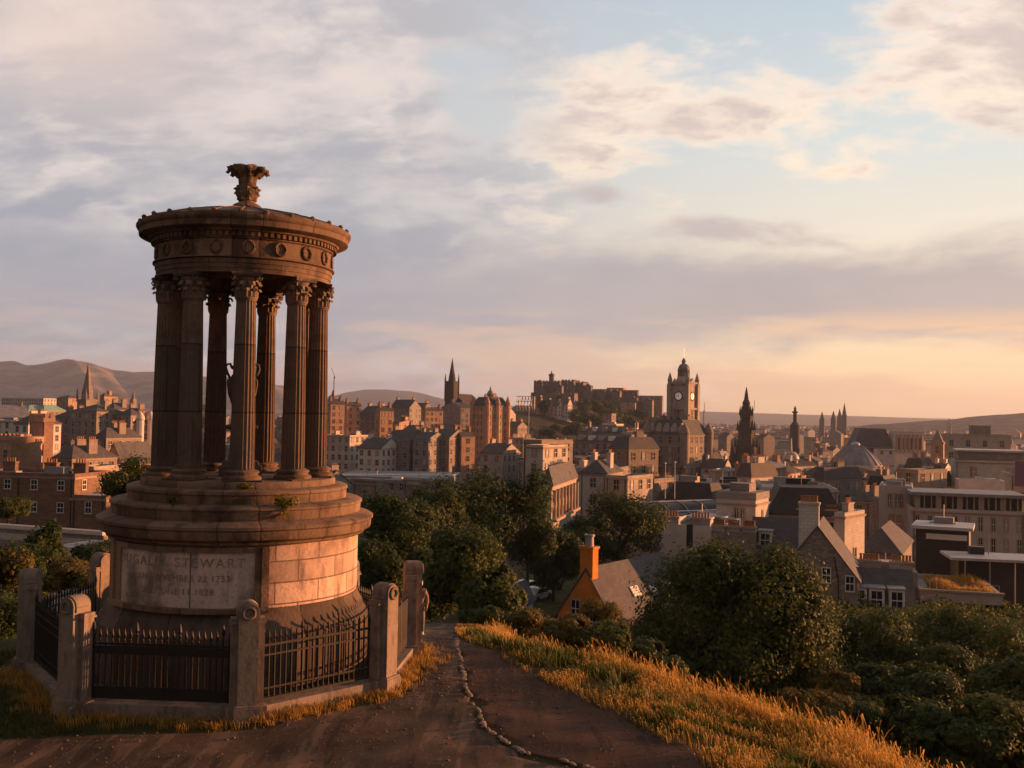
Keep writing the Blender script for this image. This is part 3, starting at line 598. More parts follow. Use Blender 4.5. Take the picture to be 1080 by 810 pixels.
def building(label, xl, xc, xr, ytop, d, th=34, name='stone_building', cat='building', wall='tan', roof='gable', roofm='slate', rise=None, dep=None, base=None,
             storey=3.5, rows=4, win='stone', ww=1.15, wh=1.9, gap=2.9, front=True, sidew=True, chim=(), parapet=.7, group=None, cornice=True, top_gap=1.9, axis='x', near=None, pots=4, chh=2.0, chmat=None, clutter=True):
    """corner nearest the camera at pixel xc, its front running left to xl and its side right to xr; ytop is the eaves"""
    th = R(th); A = P(xc, ytop, d); a, b = (xl - 540) / F_PX, (xr - 540) / F_PX; ct, st = math.cos(th), math.sin(th)
    L = (A.x - a * A.y) / (ct + a * st) if xl < xc else 12.0
    D = dep if dep else (b * A.y - A.x) / max(.12, st - b * ct)
    L = max(L, 1.5); D = min(max(D, 1.5), 70)
    cx, cy = A.x - ct * L / 2 + st * D / 2, A.y + st * L / 2 + ct * D / 2
    z0 = min(gz(cx, cy), gz(A.x, A.y)) - .6 if base is None else base
    H = A.z - z0
    root = thing(name, label, cat, (cx, cy, z0), -th, group); near = d < 190 if near is None else near
    hx, hy = L / 2, D / 2; B = Bd(); B.root, B.L, B.D, B.H, B.d, B.hx, B.hy = root, L, D, H, d, hx, hy
    USED.append(((cx / cy) * F_PX + 540, cy, max(L, D) * .62))
    wb = MB(); wm_ = W[wall]; rise = rise if rise is not None else (min(L, D) * .36 if roof in ('gable', 'hip') else 3.0)
    zt = H - (parapet if roof == 'flat' else 0)
    wb.box(-hx, hx, -hy, hy, 0, zt)
    if roof == 'flat':
        for x0, x1, y0, y1 in ((-hx, hx, -hy, -hy + .35), (-hx, hx, hy - .35, hy), (-hx, -hx + .35, -hy + .35, hy - .35), (hx - .35, hx, -hy + .35, hy - .35)): wb.box(x0, x1, y0, y1, zt - .002, H)
    if roof == 'gable':
        if axis == 'x': wb.add([(s_ * (hx - .003), y, z) for s_ in (-1, 1) for y, z in ((-hy, H), (hy, H), (0, H + rise - .05))], [(0, 2, 1), (3, 4, 5)])
        else: wb.add([(x, s_ * (hy - .003), z) for s_ in (-1, 1) for x, z in ((-hx, H), (hx, H), (0, H + rise - .05))], [(0, 1, 2), (3, 5, 4)])
    wb.build('wall', wm_, root)
    rb = MB(); o_ = .3
    if roof == 'flat': rb.box(-hx + .34, hx - .34, -hy + .34, hy - .34, zt - .05, zt + .06)
    elif roof == 'gable':
        if axis == 'x': rb.slab([(0, 0)], 0, 0) if False else None
        W2, L2 = (hy, hx) if axis == 'x' else (hx, hy); k_ = rise / W2
        prof = [(-W2 - o_, H - o_ * k_), (0, H + rise), (W2 + o_, H - o_ * k_), (W2 + o_, H - o_ * k_ + .16), (0, H + rise + .18), (-W2 - o_, H - o_ * k_ + .16)]
        n = len(prof); e_ = L2 + .12
        if axis == 'x': rb.add([(-e_, y, z) for y, z in prof] + [(e_, y, z) for y, z in prof], [(0, 5, 4, 1), (1, 4, 3, 2), (6, 7, 10, 11), (7, 8, 9, 10)] + [(i, (i + 1) % n, n + (i + 1) % n, n + i) for i in range(n)])
        else: rb.add([(x, -e_, z) for x, z in prof] + [(x, e_, z) for x, z in prof], [(0, 1, 4, 5), (1, 2, 3, 4), (6, 11, 10, 7), (7, 10, 9, 8)] + [(i, n + i, n + (i + 1) % n, (i + 1) % n) for i in range(n)])
    else:
        ins = min(hx, hy) * (.999 if roof == 'hip' else .34)
        if roof == 'hip': ins = min(hx, hy) - .02
        x1, y1 = hx + o_, hy + o_; x2, y2 = hx - ins + .02, hy - ins + .02
        rb.add([(-x1, -y1, H - .05), (x1, -y1, H - .05), (x1, y1, H - .05), (-x1, y1, H - .05), (-x1, -y1, H + .12), (x1, -y1, H + .12), (x1, y1, H + .12), (-x1, y1, H + .12), (-x2, -y2, H + rise), (x2, -y2, H + rise), (x2, y2, H + rise), (-x2, y2, H + rise)],
               [(3, 2, 1, 0), (0, 1, 5, 4), (1, 2, 6, 5), (2, 3, 7, 6), (3, 0, 4, 7), (4, 5, 9, 8), (5, 6, 10, 9), (6, 7, 11, 10), (7, 4, 8, 11), (8, 9, 10, 11)])
    ro = rb.build('roof', RM[roofm], root); B.roof = ro
    if cornice and d < 700:
        cb = MB()
        zc = H - .9 if roof == 'flat' else H - .45
        for e0, z1, z2 in ((.16, zc, zc + .2), (.28, zc + .2, zc + .34)):
            cb.box(-hx - e0, hx + e0, -hy - e0, -hy + .003, z1, z2); cb.box(hx - .003, hx + e0, -hy + .003, hy, z1, z2)
        cb.build('cornice', M_TRIM, root)
    if win:
        zs = [H - top_gap - i * storey for i in range(rows)]
        for z in zs:
            if z - wh / 2 < 1.0: continue
            if front and L > 2.5:
                n = max(1, int((L - 1.2) / gap))
                for i in range(n): window(root, win, ww, wh, -hx + (i + .5) * L / n, -hy, z, 0, near)
            if sidew and D > 2.5:
                n = max(1, int((D - 1.2) / gap))
                for i in range(n): window(root, win, ww, wh, hx, -hy + (i + .5) * D / n, z, math.pi / 2, near)
    top = H + (rise if roof in ('gable',) else (rise if roof != 'flat' else 0)) 
    for u_ in chim:
        if axis == 'x' or roof != 'gable': chimney(root if True else ro, u_ * (L - 1.4), 0, (zt if roof == 'flat' else H), top + chh * .7, .9, min(2.6, D * .4), pots, chmat or wm_, near, 'y')
        else: chimney(root, 0, u_ * (D - 1.4), H, top + chh * .7, min(2.6, L * .4), .9, pots, chmat or wm_, near, 'x')
    B.top = top; B.z0 = z0; B.th = th
    if d < 330 and win and L > 5:
        for s_ in (-1, 1): MB().tube([(s_ * (hx - .5), -hy - .12, .3), (s_ * (hx - .5), -hy - .12, H - .5)], .075, 6).build('drainpipe', M_IRON, root)
    if d < 460 and roof in ('flat', 'mansard') and clutter and L > 6:                       # tanks, hatches and ducts on the flats
        cr = random.Random(int(xl * 7 + ytop)); zf = zt + .06 if roof == 'flat' else H + rise; m_in = 1.2 if roof == 'flat' else min(hx, hy) * .42
        for _ in range(cr.randint(2, 5)):
            sx, sy, sz = cr.uniform(.5, 2.0), cr.uniform(.4, 1.2), cr.uniform(.4, 1.5); ux, uy = cr.uniform(-1, 1) * max(.2, hx - m_in - sx), cr.uniform(-1, 1) * max(.2, hy - m_in - sy)
            MB().box(ux - sx, ux + sx, uy - sy, uy + sy, zf + .01, zf + sz).build(cr.choice(('roof_hatch', 'water_tank', 'vent_box')), cr.choice((RM['grey'], RM['pale'], RM['grey'], W['dark'], W['white'])), root)
        MB().tube([(0, 0, zf - .2), (0, 0, zf + cr.uniform(2, 3.5))], .05, 5).build('aerial', M_STEEL, root)
    return B
def on(B, bm, name, mt, parent=None, **kw): return bm.build(name, mt, parent or B.root, **kw)
def crenels(mb, x0, x1, y0, y1, z, h=1.0, step=1.6, t=.5):
    for xa, xb, ya, yb in ((x0, x1, y0, y0 + t), (x0, x1, y1 - t, y1)):
        n = max(2, int((xb - xa) / step))
        for i in range(n): q_ = (xb - xa) / n; mb.box(xa + i * q_ + q_ * .22, xa + (i + 1) * q_ - q_ * .22, ya, yb, z, z + h)
    for xa, xb in ((x0, x0 + t), (x1 - t, x1)):
        n = max(2, int((y1 - y0) / step))
        for i in range(n): q_ = (y1 - y0) / n; mb.box(xa, xb, y0 + i * q_ + q_ * .22, y0 + (i + 1) * q_ - q_ * .22, z, z + h)
def pinnacle(mb, x, y, z, w_, h, seg=4, mt=0):
    mb.lathe([(w_, 0), (w_, h * .35), (w_ * 1.25, h * .37), (w_ * 1.1, h * .42), (w_ * .12, h)], seg, mt, c=(x, y, z), a0=math.pi / 4)
def px_root(name, label, cat, px, ybase_or_none, d, th=0, group=None, z=None):
    p = P(px, 440, d); zz = gz(p.x, p.y) - .5 if z is None else z
    r_ = thing(name, label, cat, (p.x, p.y, zz), R(-th), group); USED.append((px, d, 10)); return r_, zz
def zpx(px, py, d): return P(px, py, d).z

# ================================================================== near right: the foot of the hill
# ochre house
B = building('bright ochre house with a tall chimney and a long slate roof behind the shrubs', 583, 644, 655, 652, 92, 22, 'ochre_house', 'house', 'ochre', 'gable', 'slate', rise=4.3, dep=15, win=None, axis='y', cornice=False)
g_ = P(617, 652, 92); B.root.rotation_euler.z = R(-36); B.root.location = (g_.x + math.sin(R(36)) * B.hy, g_.y + math.cos(R(36)) * B.hy, B.z0)
for xx, zz in ((-1.0, B.H + .7), (.8, B.H - .3)): window(B.root, 'stone', .8, 1.5, xx, -B.hy, zz, 0, True)
chimney(B.root, 0.0, -B.hy + .55, B.H + 2, B.H + B.D * 0 + 4.3 + 2.0, 1.35, .95, 0, W['ochre'], True)
MB().lathe([(.42, 0), (.40, .9), (.5, .95), (.5, 1.1), (.34, 1.15), (.34, .9)], 14, c=(0, -B.hy + .55, B.H + 4.3 + 2.02)).build('chimney_pot', M_LEAD, B.root, smooth=40)
sl_a = math.atan2(4.3, B.hx)
for yy, uu, s_ in ((-1.6, .62, 1.0), (1.6, .66, .7), (4.6, .66, 1.0)):
    sk = MB(); sk.box(-.5 * s_, .5 * s_, -.7 * s_, .7 * s_, 0, .1)
    for q_ in (-.25, .0, .25): sk.box((q_ - .02) * s_, (q_ + .02) * s_, -.66 * s_, .66 * s_, .1, .13, 1)
    o = sk.build('skylight', [M_WHITE, M_LEAD], B.root, (uu * B.hx, yy, B.H + 4.3 * (1 - uu) + .2)); o.rotation_euler = (0, sl_a, math.pi / 2 * 0)
# white gable block with parapet and chimney rows
B = building('white harled end wall with a row of pots along its parapet', 698, 760, 770, 556, 128, 24, 'white_gable_block', 'building', 'white', 'flat', 'dark', dep=13, win=None, cornice=False)
for q_ in (-.36, .16): chimney(B.root, q_ * B.L, -B.hy + .6, B.H - .8, B.H + .9, 2.6, .9, 6, W['tan'], True)
MB().box(-B.hx + 3.5, -B.hx + 4.3, -B.hy - .02, -B.hy + .3, B.H - 2.8, B.H + .1).build('drain_recess', W['dark'], B.root)
# blank stone tower block
B = building('blank stone tower block with narrow slits and a heavy flat cap', 757, 797, 812, 528, 150, 30, 'stone_tower_block', 'building', 'pale', 'flat', 'grey', win=None, parapet=.9)
for q_, z_ in ((.18, 3.4), (.02, 3.4)): window(B.root, 'stone', .45, 4.2, q_ * B.L, -B.hy, B.H - z_, 0, True)
window(B.root, 'stone', .6, 3.6, B.hx, 0, B.H - 3.5, math.pi / 2, True)
MB().box(-B.hx - .1, B.hx + .1, -B.hy - .1, B.hy + .1, B.H + .003, B.H + 1.1).box(-B.hx * .5, B.hx * .5, -B.hy * .5, B.hy * .5, B.H + 1.1, B.H + 2.3).build('cap', W['grey'], B.root)
MB().box(-B.hx - .12, B.hx + .12, -B.hy - .12, B.hy + .12, B.H - 8.4, B.H - 8.0).build('string_course', M_TRIM, B.root)
# white roof deck between them
B = building('low block with a white roof deck beside the blank tower', 717, 756, 770, 549, 142, 24, 'white_roofed_block', 'building', 'white', 'flat', 'white', dep=14, win=None, cornice=False, parapet=.3)
# brown gable with a long row of pots
B = building('brown wall head lined with clay pots in front of the blank tower', 752, 797, 803, 562, 116, 20, 'chimney_gable_block', 'building', 'brown', 'flat', 'dark', dep=8, win=None, cornice=False)
for q_ in (-.34, .0, .34): chimney(B.root, q_ * B.L, -B.hy + .5, B.H - .4, B.H + .55, 1.5, .8, 5, W['tan'], True)
# slate roof with a small sash dormer
def dormer(B, x, y, z, wd=1.3, ht=1.7, depth=2.6, mat_cheek=None):
    """dormer standing on the front slope, window facing local -Y"""
    m_ = MB(); a = wd / 2 + .14
    m_.box(-a, a, 0, depth, -.4, ht + .14); r_ = MB(); r_.box(-a - .12, a + .12, -.18, depth + .2, ht + .142, ht + .28)
    o = m_.build('dormer', mat_cheek or M_WHITE, B.root, (x, y, z)); r_.build('dormer_roof', M_LEAD, o); w_ = window(o, 'sash', wd, ht, 0, -.002, ht / 2, 0, False); return o
B = building('slate roofed house with one white dormer behind the big tree', 793, 872, 884, 588, 114, 18, 'dormer_house', 'house', 'brown', 'gable', 'slate', rise=3.6, dep=9, win=None, cornice=False)
dormer(B, -B.hx + 1.6, -B.hy + 1.0, B.H + .6, 1.2, 1.7); dormer(B, B.hx - 1.0, -B.hy + 1.6, B.H + 1.2, 1.2, 1.7)
# rubble tenement gable
B = building('rubble tenement gable with a tall pale chimney stack of red pots', 822, 905, 917, 612, 104, 20, 'rubble_tenement', 'house', 'rubble', 'gable', 'slate', rise=5.2, dep=11, axis='y', win=None, cornice=False)
for xx, zz in ((1.1, .2), (1.1, -4.2), (3.4, 1.0)):
    pass
for xx, zz, kk in ((.9, B.H + .3, 'sash'), (3.2, B.H - 3.2, 'sash'), (.9, B.H - 3.6, 'sash'), (3.2, B.H - .4, 'sash'), (3.2, B.H - 6.6, 'sash'), (.9, B.H - 7.0, 'sash')): window(B.root, kk, .95, 1.65, xx, -B.hy, zz, 0, True)
chimney(B.root, -.9, -B.hy + .6, B.H + 1.5, B.H + 5.2 + 2.4, 2.0, 1.0, 5, W['cream'], True)
MB().tube([(2.1, -B.hy - .1, 1), (2.1, -B.hy - .1, B.H - .4), (1.7, -B.hy - .1, B.H + 2.2)], .06, 6).build('drainpipe', M_IRON, B.root)
# house with three dormers
B = building('low rubble house with three tall white dormers in its slate roof', 903, 966, 980, 646, 104, 14, 'dormered_house', 'house', 'rubble', 'gable', 'slate', rise=3.6, dep=8, win=None, cornice=False)
for q_ in (-.42, -.13, .2): dormer(B, q_ * B.L, -B.hy + .3, B.H + .05, 1.25, 1.95, 2.6)
for q_ in (-.3, .05, .36): window(B.root, 'sash', 1.0, 1.5, q_ * B.L, -B.hy, B.H - 2.2, 0, True)
B = building('stone chimney gable with two rows of pots behind the three dormers', 906, 968, 974, 604, 113, 16, 'chimney_wall_house', 'house', 'brown', 'flat', 'slate', dep=6, win=None, cornice=False)
for q_ in (-.30, .24): chimney(B.root, q_ * B.L, -B.hy + .6, B.H - .4, B.H + 1.0, 2.4, .9, 6, W['tan'], True)
B = building('hip roofed slate shed range below the long office', 905, 950, 968, 585, 150, 26, 'slate_range', 'building', 'brown', 'hip', 'slate', rise=3.5, win=None, cornice=False)
B = building('pale stone return wall with small ridge chimneys beside the dark roof', 884, 891, 913, 541, 142, 40, 'long_side_wall', 'building', 'pale', 'flat', 'grey', win=None)
window(B.root, 'stone', .9, 2.6, B.hx, 0, B.H - 6.5, math.pi / 2, True)
chimney(B.root, 0, -B.hy + 3, B.H - .5, B.H + 1.2, .9, 2.0, 4, W['tan'], True, 'y')
B = building('long block under a steep black slate roof right of the blank tower', 812, 888, 895, 545, 158, 12, 'black_roof_block', 'building', 'grey', 'mansard', 'dark', rise=4.2, dep=18, rows=2)
chimney(B.root, -.05 * B.L, -B.hy + .5, B.H - 1, B.H + 1.0, 1.4, .9, 4, W['pink'], True); chimney(B.root, .36 * B.L, -B.hy + .5, B.H - 1, B.H + 1.0, 1.8, .9, 5, W['pink'], True)
B = building('small white triangular rooflight house right of the blank tower', 812, 838, 846, 585, 134, 20, 'white_gablet', 'house', 'white', 'gable', 'grey', rise=3.8, dep=8, axis='y', win=None, cornice=False)
# modern block: dark box, white roof edge, roof garden
B = building('modern black glass box under a thin white roof edge', 967, 1022, 1100, 560, 128, 26, 'black_glass_block', 'building', 'dark', 'flat', 'white', dep=7, win=None, cornice=False, parapet=.35)
MB().box(-B.hx - .5, B.hx + .5, -B.hy - .9, B.hy, B.H + .003, B.H + .4).build('roof_edge', RM['white'], B.root)
MB().box(-B.hx + 1.2, -B.hx + 6, -B.hy - .05, -B.hy + .2, B.H - 1.3, B.H - .6).build('clerestory', M_WHITE, B.root)
B = building('recessed dark pavilion with a pale canopy above the roof garden', 1012, 1085, 1110, 592, 118, 12, 'canopy_pavilion', 'building', 'dark', 'flat', 'pale', dep=4.5, win=None, cornice=False, parapet=.2)
MB().box(-B.hx - 1.2, B.hx * .05, -B.hy - 2.0, B.hy, B.H + .003, B.H + .3).build('canopy', RM['pale'], B.root); MB().box(B.hx * .07, B.hx + 1, -B.hy - 2.0, B.hy, B.H + .003, B.H + .3).build('canopy', RM['pale'], B.root)
for q_ in (-.45, -.1, .25): MB().tube([(q_ * B.L, -B.hy - 1.6, B.H - 5), (q_ * B.L, -B.hy - 1.6, B.H)], .09, 8).build('column', M_STEEL, B.root)
B = building('low sand coloured concrete wing with wide dark openings and a planted roof', 972, 1058, 1110, 628, 108, 16, 'roof_garden_wing', 'building', 'concrete', 'flat', 'grey', dep=13, win=None, clutter=False, cornice=False, parapet=.5)
for q_ in (-.27, .17, .42): MB().box(q_ * B.L - (1.7 if q_ < .3 else .9), q_ * B.L + (1.7 if q_ < .3 else .9), -B.hy - .03, -B.hy + .02, B.H - 3.3, B.H - 1.1).box(q_ * B.L - .05, q_ * B.L + .05, -B.hy - .06, -B.hy - .031, B.H - 3.3, B.H - 1.1).build('window', M_GLASS, B.root)
MB().box(-B.hx - .15, B.hx + .15, -B.hy - .25, -B.hy + .3, B.H + .003, B.H + .22).build('coping', M_TRIM, B.root)
GARDEN = (B, )
hr_ = MB(); hr_.tube([(-B.hx + .3, -B.hy + .5, B.H + .9), (B.hx - .3, -B.hy + .5, B.H + .9)], .035, 5)
for i in range(12): hr_.tube([(-B.hx + .3 + i * (B.L - .6) / 11, -B.hy + .5, B.H), (-B.hx + .3 + i * (B.L - .6) / 11, -B.hy + .5, B.H + .9)], .025, 5)
hr_.build('handrail', M_STEEL, B.root)
# long office
B = building('tall blind stair end of the long sandstone office, with grouped slits', 928, 962, 974, 513, 205, 22, 'office_stair_block', 'building', 'concrete', 'flat', 'pale', dep=14, win=None, parapet=.4, cornice=False)
for q_ in (-.18, -.06, .06, .18): window(B.root, 'stone', .5, 2.6, q_ * B.L, -B.hy, B.H - 3.0, 0, False)
for k_ in range(3): window(B.root, 'stone', 2.4, 3.4, 0, -B.hy, B.H - 7.6 - k_ * 4.2, 0, False)
B = building('long sandstone office with paired slit windows and a glazed top floor', 962, 1082, 1092, 540, 190, 16, 'sandstone_office', 'building', 'concrete', 'flat', 'grey', dep=14, storey=3.9, rows=3, ww=.6, wh=2.4, gap=1.9, win='stone', top_gap=2.6, parapet=.3, near=False)
gl = MB(); gl.box(-B.hx + .8, B.hx - .5, -B.hy + 1.0, B.hy, B.H + .003, B.H + 2.4); gl.build('glazed_storey', M_GLASS, B.root)
for i in range(15): q_ = -B.hx + 1.2 + i * (B.L - 2.4) / 14; MB().box(q_ - (.5 if i % 3 == 0 else .12), q_ + (.5 if i % 3 == 0 else .12), -B.hy + .9, -B.hy + .996, B.H + .003, B.H + 2.4).build('mullion', M_TRIM, B.root)
MB().box(-B.hx, B.hx + .4, -B.hy + .1, B.hy + .2, B.H + 2.403, B.H + 3.0).build('roof_slab', RM['grey'], B.root)
B = building('big plain sandstone hall with a white plant deck, above the office', 1008, 1086, 1110, 487, 290, 20, 'plain_stone_hall', 'building', 'pale', 'flat', 'grey', dep=20, rows=2, gap=9, ww=1.6, wh=2.8, top_gap=3.4, storey=4.6)
MB().box(-B.hx + 1, B.hx - 1, -B.hy + 4, B.hy, B.H + .003, B.H + 2.4).build('plant_storey', W['brown'], B.root); MB().box(-B.hx + .5, B.hx, -B.hy + 3.2, B.hy, B.H + 2.403, B.H + 2.9).build('roof_slab', RM['white'], B.root)
B = building('white plant housing on a flat roof right of the office parapet', 1012, 1060, 1066, 507, 232, 16, 'roof_plant', 'building', 'white', 'flat', 'white', dep=6, win=None, cornice=False)
B = building('corner block with a violet glazed bay at the right edge', 1066, 1092, 1100, 500, 240, 16, 'violet_bay_block', 'building', 'tan', 'flat', 'grey', dep=12, rows=2)
MB().box(-B.hx + 1, -B.hx + 5, -B.hy - .4, -B.hy + .0, B.H - 3, B.H + 3).build('bay', plain('violet_glass', (.16, .08, .16), .3), B.root)
# ================================================================== middle right
B = building('low black roofed shed below the dark gothic spire', 760, 797, 803, 507, 255, 14, 'black_shed', 'building', 'dark', 'flat', 'dark', dep=14, win=None, cornice=False)
B = building('wide mansard block with a row of small lit skylights', 720, 806, 818, 526, 225, 12, 'skylight_mansard_block', 'building', 'grey', 'mansard', 'dark', rise=2.6, dep=12, rows=2)
for i in range(7):
    o = MB().box(-.5, .5, -.06, .06, -.45, .45).build('skylight', M_WHITE, B.root, (-.28 * B.L + i * .09 * B.L, -B.hy + .7, B.H + 1.25)); o.rotation_euler = (R(-35), 0, 0)
B = building('dark mansard corner block left of the skylight row', 704, 752, 768, 533, 215, 34, 'dark_mansard_block', 'building', 'brown', 'mansard', 'dark', rise=4.5, rows=2)
B = building('flat grey roofs behind the black slate roof', 806, 884, 896, 516, 215, 10, 'flat_grey_block', 'building', 'pale', 'flat', 'grey', dep=24, rows=2)
chimney(B.root, -.2 * B.L, 0, B.H - 1, B.H + 1.6, 3, 2, 0, RM['grey'])
for i, (xa, xb, yt, dd, wa, lab) in enumerate([(846, 880, 502, 290, 'pale', 'stone house behind a blank gable, left below the ribbed dome'), (888, 926, 507, 285, 'pale', 'square stone block with one arched window below the ribbed dome'), (800, 846, 497, 330, 'tan', 'sandstone terrace with dark doorways below the slim column'), (820, 846, 490, 360, 'brown', 'brown gabled block beside the ribbed dome')]):
    B = building(lab, xa, xb - 6, xb, yt, dd, 22, 'stone_block', 'building', wa, 'hip' if i != 1 else 'flat', 'brown', rise=2.5, dep=14, rows=2)
# glass canopies
for k_, (pxa, ya, dd, lab) in enumerate([(722, 541, 172, 'long low glazed canopy with a pale ridge, nearest of its pair'), (712, 530, 196, 'shorter glazed canopy with a pale ridge behind its twin')]):
    p = P(pxa, ya, dd); root = thing('glazed_canopy', lab, 'canopy', (p.x, p.y, p.z - 2.4), R(-62)); USED.append((pxa, dd, 12))
    c = MB(); arc = [(4.5 * math.cos(t), 2.6 * math.sin(t)) for t in np.linspace(0, math.pi, 13)]; c.slab(arc, -9, 9); c.build('glazing', W['dark'], root, smooth=40)
    e = MB()
    for yy in (-9.1, -4.5, 0, 4.5, 9.1): e.tube([(x * 1.02, yy, z * 1.02 + .03) for x, z in arc], .13, 4)
    e.box(-.5, .5, -9, 9, 2.6, 2.78); e.build('ribs', RM['pale'], root); MB().box(-4.4, 4.4, -8.9, 8.9, -14, -.004).build('wall', W['brown'], root)
# classical terrace left of the canopies
B = building('classical stone terrace with a columned upper floor and hipped slate roof', 574, 582, 614, 512, 175, 13, 'columned_terrace', 'building', 'tan', 'hip', 'slate', rise=3.2, dep=26, rows=3, win='sash', ww=1.1, wh=2.0, near=False)
for i in range(8): MB().lathe([(.3, 0), (.24, 4.6), (.34, 4.7), (.34, 4.9)], 10, c=(B.hx + .35, -B.hy + 1.4 + i * 3.4, B.H - 5.8)).build('column', M_TRIM, B.root, smooth=40)
MB().box(B.hx, B.hx + .9, -B.hy, B.hy, B.H - 6.3, B.H - 5.82).build('balcony', M_TRIM, B.root)
for xa, xc, xb, yt, dd, wa, rm, lab in [
 (640, 662, 690, 502, 205, 'tan', 'grey', 'terrace corner with a lit right flank, just above the tree tops'), (613, 640, 650, 500, 215, 'pale', 'slate', 'pale fronted terrace house left of the lit terrace corner'),
 (668, 690, 712, 505, 222, 'brown', 'grey', 'brown terrace running toward the clock tower'), (590, 648, 658, 494, 240, 'grey', 'grey', 'long grey flat roofed block with one glowing end wall'),
 (640, 664, 692, 478, 275, 'pink', 'slate', 'sandstone corner block whose right wall glows orange left of the clock hotel'), (620, 658, 664, 482, 290, 'tan', 'grey', 'plain buff wall block beside the glowing corner block'),
 (548, 582, 590, 484, 300, 'dark', 'grey', 'grey steel shed with a flat pale roof, right of the tree clump'), (566, 596, 606, 486, 285, 'dark', 'grey', 'second grey steel shed, close to the flat roofed block'),
 (556, 590, 600, 474, 335, 'grey', 'grey', 'low grey hall with a shallow roof behind the steel sheds'), (606, 672, 690, 467, 380, 'grey', 'slate', 'long slate roofed range with dormers left of the clock hotel'),
 (610, 676, 690, 457, 430, 'grey', 'slate', 'upper slate range with white sheds behind the dormers'), (548, 568, 576, 486, 262, 'tan', 'pale', 'low pale roof edge beside the dark tree clump')]:
    B = building(lab, xa, xc, xb, yt, dd, 36 if xb - xc > 14 else 20, 'stone_block', 'building', wa, 'hip' if rm == 'slate' else 'flat', rm, rise=2.8, rows=3, win='stone' if wa != 'dark' else None, chim=(-.4, .4) if rm == 'slate' else (), dep=None if xb - xc > 14 else 14)
    if 'dormers' in lab:
        for i in range(6): o = MB().box(-.9, .9, -.8, 2, 0, 2.0).build('dormer', M_WHITE if i % 2 else W['tan'], B.root, (-.4 * B.L + i * .16 * B.L, -B.hy + 1.2, B.H + .2))
B = building('small square tower over a white block left of the clock hotel', 636, 645, 650, 436, 470, 25, 'small_tower', 'tower', 'brown', 'flat', 'grey', rows=3, ww=.9)
B = building('bright white flat block at the foot of the small square tower', 635, 650, 668, 447, 455, 30, 'white_block', 'building', 'white', 'flat', 'white', dep=8, win=None)
# ================================================================== landmarks
M_DIAL, g = mat('lit_clock_dial'); g._in(g.b.inputs['Base Color'], (.8, .76, .7)); g._in(g.b.inputs['Emission Color'], (1, .86, .74)); g.b.inputs['Emission Strength'].default_value = .07
# clock hotel with its tower
B = building('grand sandstone hotel with many windows around the foot of the clock tower', 683, 722, 748, 459, 395, 40, 'clock_hotel', 'hotel', 'brown', 'mansard', 'slate', rise=6, rows=8, storey=4.0, gap=3.4, ww=1.3, wh=2.4, chim=(-.42, -.1, .3), win='stone')
for xx, yy in ((-B.hx, -B.hy), (B.hx, -B.hy), (B.hx, B.hy)):
    t_ = MB(); t_.lathe([(1.9, B.H - 12), (1.9, B.H + .5), (2.2, B.H + .7), (2.0, B.H + 1.1), (1.5, B.H + 2.6), (.1, B.H + 5)], 12, c=(xx, yy, 0)); t_.build('corner_turret', W['brown'], B.root, smooth=35)
for k_ in (1, 3, 5): MB().box(-B.hx - .25, B.hx + .25, -B.hy - .25, -B.hy, B.H - 4 * k_ - .6, B.H - 4 * k_ - .25).build('string_course', M_TRIM, B.root)
for i in range(5): MB().slab([(-1.4, 0), (1.4, 0), (1.4, 2.4), (0, 4.4), (-1.4, 2.4)], -.3, 2.4).build('dormer', W['tan'], B.root, (-.4 * B.L + i * .2 * B.L, -B.hy + .6, B.H + .2))
dB = 415; r_, z0 = px_root('clock_tower', 'tall square sandstone clock tower with a white dial and a domed crown', 'clock tower', 720.5, None, dB, 38); zt = lambda y: zpx(720, y, dB) - z0
a = 4.05; H1 = zt(407)
t_ = MB().box(-a, a, -a, a, 0, H1)
for z_, e_ in ((zt(462), .5), (zt(444), .4), (zt(432), .7), (zt(405), .6)): t_.box(-a - e_, a + e_, -a - e_, a + e_, z_, z_ + .7)
for sx in (-1, 1):
    for sy in (-1, 1): t_.box(sx * a - .9, sx * a + .9, sy * a - .9, sy * a + .9, zt(446), H1 + .6)
t_.build('shaft', W['tan'], r_)
for sx in (-1, 1):
    for sy in (-1, 1):
        q_ = MB(); q_.lathe([(.9, 0), (.9, 1.6), (1.1, 1.8), (.85, 2.2), (.6, 3.2), (.1, 4.8)], 10, c=(sx * a, sy * a, H1 + .6)); q_.build('pinnacle', W['tan'], r_, smooth=40)
